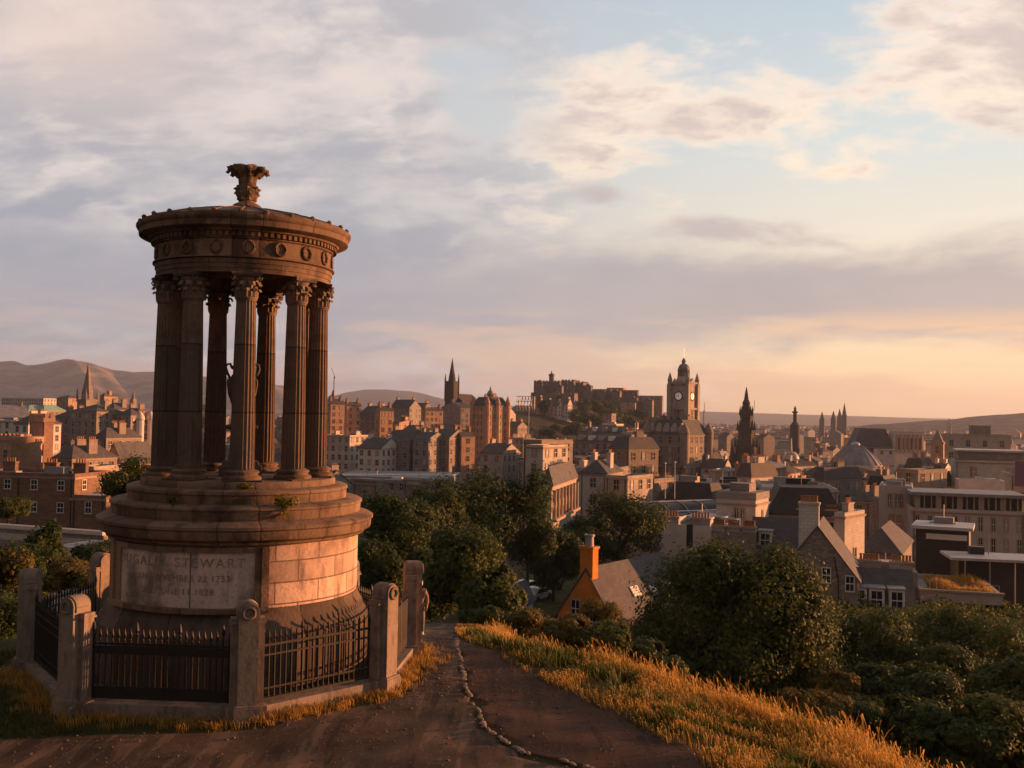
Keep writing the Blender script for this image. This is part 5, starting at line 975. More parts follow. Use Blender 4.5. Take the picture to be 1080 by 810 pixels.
# street lamps, crane, masts
for px, yt, dd, lab in [(536, 592, 96, 'street lamp with a bent arm beside the trees')]:
    p = P(px, yt, dd); z0 = gz(p.x, p.y); r_ = thing('street_lamp', lab, 'street lamp', (p.x, p.y, z0)); h = p.z - z0; MB().tube([(0, 0, 0), (0, 0, h * .97), (-.1, 0, h), (-.9, 0, h + .1)], [.09, .06, .05, .04], 6).build('pole', M_STEEL, r_); MB().box(-1.4, -.8, -.15, .15, h, h + .14).build('lamp_head', M_WHITE, r_)
for px, yt, dd, lean, lab in [(351.5, 388, 1300, -.28, 'thin pink construction crane right of the temple columns'), (794, 422, 2400, .16, 'faint crane between clock tower and gothic spire'), (742, 424, 2600, .1, 'faint mast just right of the clock tower')]:
    p0 = P(px, 440, dd); z0 = gz(p0.x, p0.y); z1 = zpx(px, yt + 9, dd); zt_ = zpx(px, yt, dd); r_ = thing('construction_crane', lab, 'crane', (p0.x, p0.y, z0)); u_ = dd / F_PX
    MB().box(-.45 * u_, .45 * u_, -.45 * u_, .45 * u_, 0, z1 - z0).build('mast', plain('crane_red', (.4, .16, .12)), r_); MB().tube([(1.2 * u_, 0, z1 - z0 - u_ * 2), (lean * (zt_ - z1) * 1.2, 0, zt_ - z0)], [.42 * u_, .25 * u_], 5).build('jib', plain('crane_jib', (.4, .18, .13)), r_)
for px, yt, yb, dd, lab in [(558, 430, 465, 300, 'pale pole right of the turreted office'), (702, 489, 512, 200, 'left of two bare white poles before the clock hotel'), (712, 488, 512, 200, 'right of two bare white poles before the clock hotel'), (670, 447, 470, 380, 'thin mast on the slate range left of the clock hotel')]:
    p0 = P(px, yt, dd); z0 = zpx(px, yb + 14, dd); MBo = MB().tube([(0, 0, 0), (0, 0, p0.z - z0)], [.14 * dd / 300, .1 * dd / 300], 6); MBo.lathe([(.28, 0), (.22, .1), (.05, .3)], 8, c=(0, 0, p0.z - z0)); tag(MBo.build('flagpole', M_WHITE, None, (p0.x, p0.y, z0)), lab, 'pole')
# ================================================================== distant hills
def hill(name, crest, d, depth, amp, foot=-30, seed=0, col=None):
    """crest: list of px, py as the skyline shows it"""
    xs = np.linspace(crest[0][0], crest[-1][0], 150); cy = np.interp(xs, [c[0] for c in crest], [c[1] for c in crest]); V = []; nv = 26
    r_ = np.random.default_rng(seed); ph = r_.uniform(0, 6, 12)
    for j in range(nv):
        v_ = j / (nv - 1)
        for i, px in enumerate(xs):
            p = P(px, cy[i], d); k_ = min(1.0, v_ / .7); dd = -depth * (1 - k_) + (v_ - .7) * depth if v_ > .7 else -depth * (1 - k_)
            f = math.sin(k_ * math.pi / 2) ** 1.25; z = foot + (p.z - foot) * f
            nz = sum(math.sin(px * .035 * (q_ + 1) + ph[q_] + v_ * (5 + 2.3 * q_)) / (q_ + 1.6) for q_ in range(8)) * amp * math.sin(math.pi * min(1, k_)) 
            if v_ > .7: z -= (v_ - .7) * (p.z - foot) * 1.5
            V.append((p.x * (d + dd) / d, p.y + dd, z + nz))
    i, j = np.meshgrid(np.arange(nv - 1), np.arange(149), indexing='ij'); Q = np.stack([i * 150 + j, i * 150 + j + 1, (i + 1) * 150 + j + 1, (i + 1) * 150 + j], -1).reshape(-1, 4)
    m, g = mat(name + '_cover'); o = g.node('ShaderNodeTexCoord').outputs['Object']; n = g.noise(o, 9.0 / depth, 9, .65); c0, c1 = col; vo = g.node('ShaderNodeTexVoronoi'); g._in(vo.inputs['Vector'], o); vo.inputs['Scale'].default_value = 34.0 / depth
    cc = g.mix(g.smooth(n, .44, .56), c0, c1); cc = g.mix(g.m('MULTIPLY', g.smooth(g.xyz(vo.outputs['Color'])[0], .6, .7), .5), cc, tuple(x * .45 for x in c0))
    g._in(g.b.inputs['Base Color'], cc); g.b.inputs['Roughness'].default_value = 1; g.b.inputs['Specular IOR Level'].default_value = 0
    tag(put(name, np_mesh(name, np.array(V), Q, m, True)), kind='structure')
hill('moorland_hills', [(-160, 392), (-60, 382), (0, 382), (14, 382), (28, 386), (42, 386), (60, 383), (80, 381), (98, 384), (122, 391), (140, 393), (165, 392), (200, 397), (240, 400), (270, 403), (300, 407), (330, 416), (350, 424)], 8500, 3000, 26, -20, 1, ((.14, .12, .115), (.26, .215, .18)))
hill('blue_hills', [(300, 425), (350, 418), (365, 414), (385, 411), (410, 411), (435, 413), (455, 418), (480, 424), (540, 428), (580, 436)], 11000, 2400, 14, -20, 2, ((.07, .065, .07), (.10, .09, .09)))
hill('far_hills', [(560, 438), (640, 436), (740, 434), (780, 435), (830, 437), (880, 438), (940, 440), (1010, 442), (1100, 443)], 11500, 2500, 8, -25, 3, ((.07, .06, .06), (.11, .09, .085)))
hill('wooded_hill', [(900, 451), (945, 446), (975, 444), (1000, 443), (1020, 440), (1046, 438), (1080, 436), (1150, 434), (1240, 440)], 4300, 900, 9, -30, 4, ((.05, .05, .035), (.11, .09, .06)))
# ================================================================== filler city: every house still its own thing
LAND = [(-40, 'the left edge of the view'), (40, 'the castellated tower'), (92, 'the slender left spire'), (140, 'the round temple'), (255, 'the temple columns'), (356, 'the crane'), (415, 'the orange tenements'), (476, 'the needle spire'), (518, 'the turreted office'), (590, 'the castle'), (645, 'the small square tower'), (720, 'the clock tower'), (787, 'the gothic memorial'), (838, 'the memorial column'), (886, 'the cathedral spires'), (902, 'the ribbed dome'), (955, 'the yellow colonnade'), (989, 'the pointed red tower'), (1035, 'the arched hall'), (1110, 'the right edge of the view')]
fr_ = random.Random(11); occ = [((p_ - 540) / F_PX * d_, d_, r_) for p_, d_, r_ in USED]; fills = []
bands = [(235, 420, 150), (420, 640, 130), (640, 1000, 60), (1000, 2600, 40)]
for d0, d1, cnt in bands:
    tries = 0; got = 0
    while got < cnt and tries < 12000:
        tries += 1; d = d0 * (d1 / d0) ** fr_.random(); px = fr_.uniform(-10, 1090); x = (px - 540) / F_PX * d
        if 350 < px < 520 and 280 < d < 385: continue
        if 520 < px < 725 and 1040 < d < 1290: continue
        if 735 < px < 830 and 500 < d < 780: continue
        if px < 120 and d < 330 or (120 < px < 335 and d < 400): continue
        if d < 330 and 340 < px < 560: continue
        wd = (fr_.uniform(7, 15) if d < 640 else fr_.uniform(11, 24)) * (1 + d / 1800); dp = fr_.uniform(9, 14) * (1 + d / 2200)
        if any(math.hypot(x - ox, d - oy) < wd * .40 + orr * .8 for ox, oy, orr in occ): continue
        th = fr_.choice((30, 34, 38, 52, 56)) + fr_.uniform(-5, 5); hgt = (fr_.uniform(16, 30) if px > 560 and d < 420 else fr_.uniform(13, 21)) + (4 if d > 900 else 0) + (5 if px < 340 else 0)
        zg = gz(x, d); top = zg + hgt
        yh = 438 + .0175 * (px - 540); ytop = yh - (top - CAM_Z) / d * F_PX
        if ytop < ((431 if d > 650 else 440) if 500 < px < 715 else yh + (3 if d > 700 else 12)): continue
        if any(a_ < px < b_ and d < dm_ and ytop < ym_ for a_, b_, dm_, ym_ in ((850, 955, 400, 504), (890, 1000, 640, 494), (745, 830, 660, 488), (682, 756, 400, 514), (995, 1095, 560, 474), (540, 720, 1000, 452), (340, 545, 560, 474), (1000, 1100, 290, 512))): continue
        occ.append((x, d, wd * .52)); got += 1
        wl = fr_.choice(('tan', 'brown', 'grey', 'grey', 'brown', 'pale', 'pink', 'rubble', 'cream', 'white') if d < 1000 else ('tan', 'brown', 'grey', 'pink', 'cream', 'white', 'brown'))
        if px < 340: wl = fr_.choice(('brown', 'grey', 'rubble', 'brown', 'pink', 'tan'))
        rk_ = fr_.choice(('gable', 'gable', 'hip', 'flat', 'mansard')); rm = fr_.choice(('slate', 'slate', 'dark', 'grey', 'brown')) if rk_ != 'flat' else fr_.choice(('grey', 'grey', 'pale', 'dark'))
        fills.append((px, d, wd, dp, th, ytop, wl, rk_, rm, zg))
WN = {'tan': 'tan', 'brown': 'brown', 'grey': 'grey', 'pale': 'pale stone', 'pink': 'pink sandstone', 'rubble': 'rubble', 'cream': 'cream', 'white': 'white'}
RN = {'gable': 'gabled', 'hip': 'hip roofed', 'flat': 'flat roofed', 'mansard': 'mansard roofed'}
seen = {}; meta = []
for f in fills:
    px, d = f[0], f[1]; i = min(range(len(LAND)), key=lambda q_: abs(LAND[q_][0] - px)); lx, ln = LAND[i]
    rel = 'left of' if px < lx else 'right of'; dist = 'nearer' if d < 420 else 'mid distant' if d < 700 else 'far' if d < 1100 else 'tiny far'
    base = '%s %s %s building %s %s' % (dist, WN[f[6]], RN[f[7]], rel, ln); seen.setdefault(base, []).append(px); meta.append((base, px))
ORD = ['leftmost', 'second from left', 'third from left', 'fourth from left', 'fifth from left', 'sixth from left', 'seventh from left', 'eighth from left', 'ninth from left', 'tenth from left']
for (px, d, wd, dp, th, ytop, wl, rk_, rm, zg), (base, _) in zip(fills, meta):
    fam = sorted(seen[base]); lab = base if len(fam) == 1 else ORD[min(9, fam.index(px))] + " " + base
    hw = wd / 2 / d * F_PX * math.cos(R(th)); wn = d < 620
    building(lab, px - hw, px + hw * .1, px + hw * .1 + 5, ytop, d, th, 'town_building', 'building', wl, rk_, rm, rise=None if rk_ != 'mansard' else 3.2, dep=dp, rows=3 if d < 420 else 2, win='stone' if wn else None, gap=3.2, chim=((-.45, .45) if rk_ == 'gable' else (-.3, .3) if rk_ != 'flat' else ()) if d < 1100 else (), group='buildings filling the town', pots=4, near=False, axis=fr_.choice('xy') if rk_ == 'gable' else 'x')
# the far carpet of roofs that reads as one mass
mb_ = MB()
for _ in range(2600):
    d = fr_.uniform(1500, 5200); px = fr_.uniform(-30, 1110); x = (px - 540) / F_PX * d
    if 520 < px < 725 and d < 1700: continue
    z = gz(x, d); yh = 438 + .0175 * (px - 540); h = fr_.uniform(7, 15); wv, dv = fr_.uniform(8, 34), fr_.uniform(8, 16)
    if CAM_Z - (z + h) < 2.0: continue
    k_ = fr_.choice((0, 0, 1, 1, 2, 3)); a = R(-fr_.choice((30, 36, 52, 58)))
    mb_.box(-wv / 2, wv / 2, -dv / 2, dv / 2, z - 2, z + h, k_, rz=a, c=(x, d))
    mb_.box(-wv / 2 + .4, wv / 2 - .4, -dv / 2 + 2.5, dv / 2 - 2.5, z + h, z + h + 2.4, 4, rz=a, c=(x, d))
tag(mb_.build('distant_roofs', [W['brown'], W['pink'], W['white'], W['grey'], RM['slate']]), kind='stuff')
# ================================================================== foliage
def leaf_mat(name, c0, c1, c2, trans=.35):
    m, g = mat(name); a = g.node('ShaderNodeAttribute', attribute_name='tint').outputs['Fac']
    c = g.ramp(a, [(0, c0), (.5, c1), (1, c2)]); g._in(g.b.inputs['Base Color'], c); g.b.inputs['Roughness'].default_value = .6; g.b.inputs['Specular IOR Level'].default_value = .25
    t = g.node('ShaderNodeBsdfTranslucent'); g._in(t.inputs[0], c); mx = g.node('ShaderNodeMixShader'); mx.inputs[0].default_value = trans
    g.nt.links.new(g.b.outputs[0], mx.inputs[1]); g.nt.links.new(t.outputs[0], mx.inputs[2]); g.nt.links.new(mx.outputs[0], g.out.inputs[0]); return m
L_GREEN = leaf_mat('broad_leaves', (.034, .052, .012), (.086, .108, .022), (.20, .195, .042)); L_DARK = leaf_mat('dark_leaves', (.028, .046, .012), (.06, .086, .02), (.125, .138, .035))
L_WARM = leaf_mat('yellowing_leaves', (.06, .052, .012), (.15, .115, .022), (.28, .20, .035)); M_BARK = plain('bark', (.07, .05, .035), .95, var=.3, scale=5)
def crown_mesh(name, lobes, n, size, mt, seed=0, clump=1.0, gap=.34):
    """leaf faces spread through the lobes, thinned where a clump noise is low so the outline breaks up"""
    r_ = np.random.default_rng(seed); lobes = np.array(lobes, float); wts = lobes[:, 3] * lobes[:, 4] + lobes[:, 3] * lobes[:, 5]; k_ = r_.choice(len(lobes), n, p=wts / wts.sum())
    dv = r_.normal(size=(n, 3)); dv /= np.linalg.norm(dv, axis=1)[:, None]; rad_ = r_.uniform(0, 1, n) ** .33 * .45 + .6 * r_.uniform(.3, 1, n) ** .6; rad_ = np.minimum(rad_, 1.04)
    c = lobes[k_, :3] + dv * lobes[k_, 3:6] * rad_[:, None]
    fq = 2.2 / clump; ph = r_.uniform(0, 6.28, 9)
    nz = (np.sin(c[:, 0] * fq + ph[0] + 1.7 * np.sin(c[:, 2] * fq * .8 + ph[1])) + np.sin(c[:, 1] * fq * 1.1 + ph[2] + 1.5 * np.sin(c[:, 0] * fq * .9 + ph[3])) + np.sin(c[:, 2] * fq * 1.2 + ph[4] + 1.6 * np.sin(c[:, 1] * fq + ph[5]))) / 3
    nz2 = np.sin(c[:, 0] * fq * 2.7 + ph[6]) * np.sin(c[:, 1] * fq * 2.9 + ph[7]) * np.sin(c[:, 2] * fq * 2.6 + ph[8])
    c = lobes[k_, :3] + dv * lobes[k_, 3:6] * (rad_ * (1 + .30 * nz2 + .16 * nz + np.where(r_.uniform(size=n) < .08, r_.uniform(0, .34, n), 0)))[:, None]
    fz_ = fq * 4.3; nz3 = np.sin(c[:, 0] * fz_ + ph[3] + 1.3 * np.sin(c[:, 1] * fz_ * .7)) * np.sin(c[:, 2] * fz_ * 1.1 + ph[5] + np.sin(c[:, 0] * fz_ * .8))
    keep = (nz + .5 * nz2 + .45 * nz3) > -gap + .55 * (rad_ - .72); c, dv, nz, k_, rad_, nz3 = c[keep], dv[keep], nz[keep], k_[keep], rad_[keep], nz3[keep]; n = len(c)
    nn = dv * 1.15 + r_.normal(size=(n, 3)) * .5 + np.array([0, 0, .4]); nn /= np.linalg.norm(nn, axis=1)[:, None]
    t = np.cross(nn, r_.normal(size=(n, 3))); t /= np.linalg.norm(t, axis=1)[:, None]; b = np.cross(nn, t); s_ = size * r_.uniform(.55, 1.35, n)[:, None]
    V = np.stack([c - t * s_, c + b * s_ * .62, c + t * s_ + nn * s_ * .18, c - b * s_ * .62], 1).reshape(-1, 3); Q = np.arange(4 * n).reshape(n, 4)
    tint = np.clip(.40 + .22 * nz + .16 * nz3 + r_.normal(size=n) * .12 + .12 * (r_.uniform(size=len(lobes))[k_] - .5) , 0, 1)
    return np_mesh(name, V, Q, mt, False, np.repeat(tint, 4))
def lobes_for(hx, hz, cz_, seed, n=14, flat=1.0):
    """half width, half height, centre height"""
    r_ = random.Random(seed); out = [(0, 0, cz_, hx * .72, hx * .72 * flat, hz * .78)]
    for i in range(n):
        a = i * 2.4 + r_.uniform(-.4, .4); v_ = r_.uniform(-.75, .85); rr = math.sqrt(max(.05, 1 - v_ * v_)); q_ = r_.uniform(.5, .86); s_ = r_.uniform(.28, .52)
        out.append((hx * q_ * rr * math.cos(a), hx * flat * q_ * rr * math.sin(a), cz_ + hz * v_ * .68, hx * s_, hx * s_ * flat, hz * s_ * .85))
    return out
def trunk_mb(h, r, lobes, seed):
    r_ = random.Random(seed); b = MB(); top = Vector((r_.uniform(-.1, .1) * h * .3, 0, h)); b.tube([(0, 0, -1.0), (0, 0, 0), top * .5 + Vector((.02 * h, 0, 0)), top], [r * 1.5, r * 1.15, r * .8, r * .45], 9)
    for l_ in lobes[1:7]:
        p = top * r_.uniform(.55, .95); e = Vector(l_[:3]); b.tube([p, p.lerp(e, .5) + Vector((0, 0, -.06 * h)), e], [r * .4, r * .26, r * .08], 6)
    return b
def tree(label, px, hpx, ytop, ybot, d, n=7000, size=None, mt=None, seed=1, lob=None, group=None, name='broadleaf_tree', cat='tree', clump=None, gap=.34, nl=14):
    pc = P(px, (ytop + ybot) / 2, d); hx = hpx * d / F_PX; hz = (ybot - ytop) / 2 * d / F_PX; z0 = gz(pc.x, pc.y); cz_ = pc.z - z0
    if cz_ - hz < .2: z0 = min(z0, pc.z - hz * 1.05); cz_ = pc.z - z0
    lb = lob(hx, hz, cz_) if lob else lobes_for(hx, hz, cz_, seed, nl)
    root = thing(name, label, cat, (pc.x, pc.y, z0), 0, group)
    put('crown', crown_mesh('crown', lb, n, size or max(.16, hx * .07), mt or L_GREEN, seed, clump or max(.8, hx * .3), gap), root)
    trunk_mb(max(.5, cz_ - hz * .3), max(.06, hx * .07), lb, seed).build('trunk', M_BARK, root, smooth=60); return root
big = lambda hx, hz, cz_: [(-.42 * hx, 0, cz_ + .05 * hz, hx * .50, hx * .5, hz * .72), (.30 * hx, -.1 * hx, cz_ + .12 * hz, hx * .56, hx * .55, hz * .74), (-.1 * hx, .1 * hx, cz_ + .42 * hz, hx * .42, hx * .4, hz * .5), (-.28 * hx, -.2 * hx, cz_ + .58 * hz, hx * .30, hx * .3, hz * .34), (.38 * hx, 0, cz_ + .55 * hz, hx * .3, hx * .3, hz * .36), (.66 * hx, -.1 * hx, cz_ - .15 * hz, hx * .34, hx * .4, hz * .55), (.6 * hx, 0, cz_ + .28 * hz, hx * .28, hx * .3, hz * .4), (-.72 * hx, 0, cz_ - .3 * hz, hx * .3, hx * .34, hz * .42), (0, -.3 * hx, cz_ - .45 * hz, hx * .6, hx * .4, hz * .5), (.72 * hx, -.2 * hx, cz_ - .62 * hz, hx * .28, hx * .3, hz * .3), (-.5 * hx, -.2 * hx, cz_ - .62 * hz, hx * .4, hx * .4, hz * .34)]
tree('large dense broad tree with golden upper leaves in front of the tenements', 771, 108, 564, 742, 46, 90000, .088, L_GREEN, 3, big, clump=1.0, gap=.42)
MT = [('dark rounded tree beside the right edge of the monument drum', 418, 40, 512, 604, 74, L_DARK), ('broad dark tree standing behind its lighter neighbour left of the tall one', 500, 50, 490, 600, 98, L_DARK), ('tall narrow dark tree in the middle clump', 557, 30, 487, 612, 100, L_DARK), ('tree with yellow green upper leaves at the front of the middle clump', 486, 42, 541, 660, 54, L_GREEN),
      ('small rounded tree above the ochre chimney on its left', 584, 26, 549, 628, 108, L_DARK), ('wide dark tree behind the ochre house roof', 652, 48, 515, 602, 122, L_DARK), ('low tree filling the gap between two dark trees', 620, 26, 540, 600, 118, L_DARK), ('dark tree low behind the railing at the path end', 400, 34, 560, 660, 66, L_DARK), ('shrubby tree sloping down from the yellow topped tree', 520, 34, 590, 668, 50, L_GREEN), ('dark tree in the shade left of the street lamp', 455, 34, 570, 660, 62, L_DARK), ('dark tree crowning the left of the middle clump', 455, 36, 505, 590, 90, L_DARK)]
for k_, (lab, px, hp, y0, y1, d, mt_) in enumerate(MT): tree(lab, px, hp, y0, y1, d, 30000 if d < 90 else 24000, .11 * (d / 60) ** .5, mt_, 30 + k_, group='trees of the slope below the monument')
RB = [('bushy tree with an orange tinted top right of the big tree', 978, 44, 638, 750, 60, L_GREEN), ('olive tree mass left of the orange topped tree', 916, 46, 655, 755, 56, L_DARK), ('olive bush at the right edge below the roof garden', 1052, 50, 655, 760, 58, L_DARK), ('pale leaved bush in the bottom right corner', 1052, 44, 733, 835, 27, L_GREEN), ('low dark bush left of the pale leaved corner bush', 965, 40, 742, 800, 32, L_DARK), ('low dark bush right behind the tall orange grass', 905, 36, 738, 782, 36, L_DARK), ('small bush at the right foot of the big tree', 880, 22, 715, 760, 42, L_WARM), ('wide olive bush filling the dip behind the tall orange grass', 950, 60, 700, 775, 44, L_DARK), ('round bush above the corner bush at the right edge', 1070, 40, 695, 760, 40, L_GREEN), ('leafy bush low between the corner bush and the dark one', 1005, 46, 752, 815, 27, L_DARK), ('dark bush under the right edge of the roof garden', 1010, 40, 690, 760, 50, L_DARK), ('low bramble bush just beyond the grass rim', 850, 34, 728, 775, 33, L_WARM)]
for k_, (lab, px, hp, y0, y1, d, mt_) in enumerate(RB): tree(lab, px, hp * 1.1, y0 - (16 if d > 45 else 6), y1, d, 34000, .06 if d < 40 else .09, mt_, 60 + k_, group='bushes on the right slope', name='bush', cat='bush', gap=.3)
SR = [('shrub at the left end of the row behind the grass', 512, 26, 636, 668, 40, L_GREEN), ('yellowish shrub in front of the ochre gable', 558, 30, 640, 676, 38, L_WARM), ('reddish shrub below the ochre gable, third in the row', 598, 30, 648, 688, 36, L_WARM), ('olive shrub below the skylights of the slate roof', 640, 30, 652, 696, 35, L_GREEN), ('golden sapling against the slate roof of the ochre house', 635, 26, 628, 668, 60, L_WARM), ('dark shrub meeting the big tree on its left', 678, 26, 668, 710, 36, L_DARK), ('round leafy tussock on the grassy edge', 553, 14, 676, 693, 29, L_GREEN), ('dark shrub hanging over the grass left of the big tree', 700, 26, 690, 722, 35, L_DARK)]
for k_, (lab, px, hp, y0, y1, d, mt_) in enumerate(SR): tree(lab, px, hp, y0, y1, d, 13000, .055, mt_, 80 + k_, group='shrubs in a row behind the grass', name='shrub', cat='shrub', gap=.28)
LB = [('green tree rising behind the left side of the temple steps', 137, 30, 479, 535, 64, L_GREEN), ('spiky dark young tree left of the drum', 46, 20, 543, 610, 46, L_DARK), ('yellow green bush at the far left edge', 8, 26, 575, 625, 38, L_WARM), ('bush with yellow leaves below the little cottage', 80, 32, 590, 625, 40, L_WARM), ('dark bush at the left behind the leftmost post', 24, 40, 565, 640, 42, L_DARK), ('dark bush between the cottage and the drum', 100, 26, 568, 620, 50, L_DARK), ('green tree before the brown stone range at the left edge', 8, 24, 523, 550, 130, L_GREEN), ('dark shrub mass at the left edge below the yellow bush', -6, 36, 610, 690, 34, L_DARK)]
for k_, (lab, px, hp, y0, y1, d, mt_) in enumerate(LB): tree(lab, px, hp, y0, y1, d, 17000, .06 * (d / 40) ** .6, mt_, 100 + k_, group='trees and bushes on the left slope')
# city trees: three crowns, copied
proto = []
for s_ in range(3):
    lb = lobes_for(5.0, 5.0, 7.5, 200 + s_, 8); root = put('city_tree', None); put('crown', crown_mesh('crown', lb, 1500, .62, L_DARK, 200 + s_, 2.2, .5), root); trunk_mb(6, .35, lb, s_).build('trunk', M_BARK, root); proto.append(root)
CT = []
for i in range(16): CT.append((fr_.uniform(742, 828), fr_.uniform(600, 720), 'around the foot of the gothic memorial', 1.25))
for i in range(9): CT.append((fr_.uniform(466, 500), fr_.uniform(555, 590), 'on the mound below the needle spire', 1.15))
for i in range(60): CT.append((fr_.uniform(596, 714), fr_.uniform(1088, 1122), 'on the castle rock', fr_.uniform(.8, 1.2)))
for i in range(46): CT.append((fr_.uniform(585, 712), fr_.uniform(980, 1090), 'at the foot of the castle rock', fr_.uniform(.9, 1.5)))
for i in range(34): CT.append((fr_.uniform(556, 716), fr_.uniform(700, 1070), 'on the slope below the castle', fr_.uniform(1.0, 1.5)))
for i in range(5): CT.append((fr_.uniform(590, 612), fr_.uniform(318, 345), 'behind the grey steel sheds', 1.3))
for i in range(6): CT.append((fr_.uniform(540, 566), fr_.uniform(560, 900), 'below the scaffold stand', 1.2))
for i in range(10): CT.append((fr_.uniform(850, 1070), fr_.uniform(650, 1500), 'among the roofs of the right side', 1.1))
for i in range(8): CT.append((fr_.uniform(250, 345), fr_.uniform(300, 500), 'low in the valley behind the temple', 1.4))
def drop_z(x, y, px):
    if 536 < px < 716 and 1085 < y < 1195:
        v_ = (y - 1085) / 110; zc = cz(px, float(np.interp(px, [536, 552, 562, 600, 640, 680, 700, 716], [446, 437, 424, 423, 424, 432, 444, 452])), 1150); zb = cz(px, 475, 1085); return zb + (zc - zb) * min(1, v_ / .55) ** .62 - 4
    return gz(x, y) - .4
by = {}
for i, (px, d, where, s_) in enumerate(CT):
    o = proto[i] if i < 3 else copy_tree(proto[i % 3]); x = (px - 540) / F_PX * d; o.location = (x, d, drop_z(x, d, px)); q_ = s_ * fr_.uniform(.8, 1.25); o.scale = (q_ * fr_.uniform(.9, 1.3), q_, q_ * fr_.uniform(.8, 1.1)); o.rotation_euler = (0, 0, fr_.uniform(0, 6))
    tag(o, 'dark round tree %s' % where, 'tree', 'trees ' + where)
# ================================================================== grasses
def grass_mat(name, lo, mid, hi, trans=.4): return leaf_mat(name, lo, mid, hi, trans)
def blades(name, pts, hts, mt, seed=0, wid=.012, lean=.35, heads=0.0, wind=(-.3, 0)):
    r_ = np.random.default_rng(seed); n = len(pts); a = r_.uniform(0, 2 * np.pi, n); t = np.stack([np.cos(a), np.sin(a), np.zeros(n)], 1); h = hts[:, None]
    ln = r_.normal(size=(n, 2)) * lean + np.array(wind); L_ = np.concatenate([ln, np.zeros((n, 1))], 1); up = np.array([0, 0, 1.0]); wd = wid * r_.uniform(.7, 1.4, n)[:, None]
    b0 = pts - up * .02; b1 = pts + up * h * .55 + L_ * h * .22; b2 = pts + up * h * .95 + L_ * h * .62; hd = (r_.uniform(size=n) < heads)[:, None]
    w1 = wd * .8; w2 = np.where(hd, wd * 1.5, wd * .15); b15 = pts + up * h * .8 + L_ * h * .42; w15 = np.where(hd, wd * .35, wd * .5)
    V = np.stack([b0 - t * wd, b0 + t * wd, b1 - t * w1, b1 + t * w1, b15 - t * w15, b15 + t * w15, b2 - t * w2, b2 + t * w2], 1).reshape(-1, 3); k_ = np.arange(n)[:, None] * 8
    Q = np.concatenate([k_ + np.array([0, 1, 3, 2]), k_ + np.array([2, 3, 5, 4]), k_ + np.array([4, 5, 7, 6])], 0)
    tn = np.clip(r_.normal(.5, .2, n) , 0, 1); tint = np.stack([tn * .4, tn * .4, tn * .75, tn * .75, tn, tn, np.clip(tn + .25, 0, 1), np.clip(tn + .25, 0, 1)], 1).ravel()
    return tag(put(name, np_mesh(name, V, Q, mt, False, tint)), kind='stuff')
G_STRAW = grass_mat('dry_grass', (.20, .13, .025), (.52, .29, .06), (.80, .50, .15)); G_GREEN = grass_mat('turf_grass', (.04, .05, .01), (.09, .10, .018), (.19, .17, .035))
r_ = np.random.default_rng(5)
ys = r_.uniform(14.5, 40, 150000); lo = BANK_R(ys); rim = np.interp(ys, [14, 17, 20.3, 23.2, 26, 28.6, 33, 44], [8.0, 7.3, 6.1, 4.0, 1.2, -.6, -.9, -1.4]); u_ = r_.uniform(-.10, 1, len(ys)); xs = lo + (rim + 1.1 - lo) * u_
bare = np.sin(xs * .9 + 2.0 * np.sin(ys * .55)) * np.sin(ys * .8 - xs * .6) + .5 * np.sin(xs * 3.3 - ys * 2.1) + r_.normal(size=len(xs)) * .25; nz = np.sin(xs * 2.1 + 1.5 * np.sin(ys * 1.3)) * np.sin(ys * 1.7 + xs) + .6 * np.sin(xs * 5.3 + ys * 4.1); keep = (r_.uniform(size=len(ys)) < np.clip(.5 + .3 * nz + .3 * np.clip(u_ * 2 - .3, -.6, .5), .02, 1)) & (r_.uniform(size=len(ys)) < np.clip(24 / ys, 0, 1) ** 2) & (bare > -.45 - 1.2 * np.clip(u_ - .45, 0, 1) * 2)
xs, ys, u_, nz = xs[keep], ys[keep], u_[keep], nz[keep]; zs = ground_z(xs, ys); pts = np.stack([xs, ys, zs], 1)
tall = np.clip((u_ - .34) / .4, 0, 1); hts = (.10 + .10 * r_.uniform(size=len(xs)) + tall * r_.lognormal(-1.5, .5, len(xs)).clip(.05, .62) * (1 + .25 * nz)).clip(.06, 1.0); gp = np.sin(xs * .7 + 1.0 + 1.5 * np.sin(ys * .5)) * np.sin(ys * .9 + xs * .4); dry = r_.uniform(size=len(xs)) < np.clip(.40 + .5 * tall + .2 * nz + .45 * gp, .04, .97)
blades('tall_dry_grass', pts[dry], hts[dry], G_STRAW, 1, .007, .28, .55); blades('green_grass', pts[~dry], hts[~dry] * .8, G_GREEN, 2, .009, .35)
cl = []
for _ in range(70):
    cy = r_.uniform(15.5, 30); lo_ = float(BANK_R(cy)); rm_ = float(np.interp(cy, [14, 17, 20.3, 23.2, 26, 28.6, 33], [8.0, 7.3, 6.1, 4.0, 1.2, -.6, -.9])); cx0 = lo_ + (rm_ - lo_) * r_.uniform(.02, .95); m_ = int(r_.integers(25, 90)); cl.append(np.array([cx0, cy]) + r_.normal(size=(m_, 2)) * r_.uniform(.06, .2))
cl = np.concatenate(cl, 0); blades('green_weeds', np.stack([cl[:, 0], cl[:, 1], ground_z(cl[:, 0], cl[:, 1])], 1), r_.uniform(.12, .42, len(cl)), L_GREEN, 12, .014, .45)
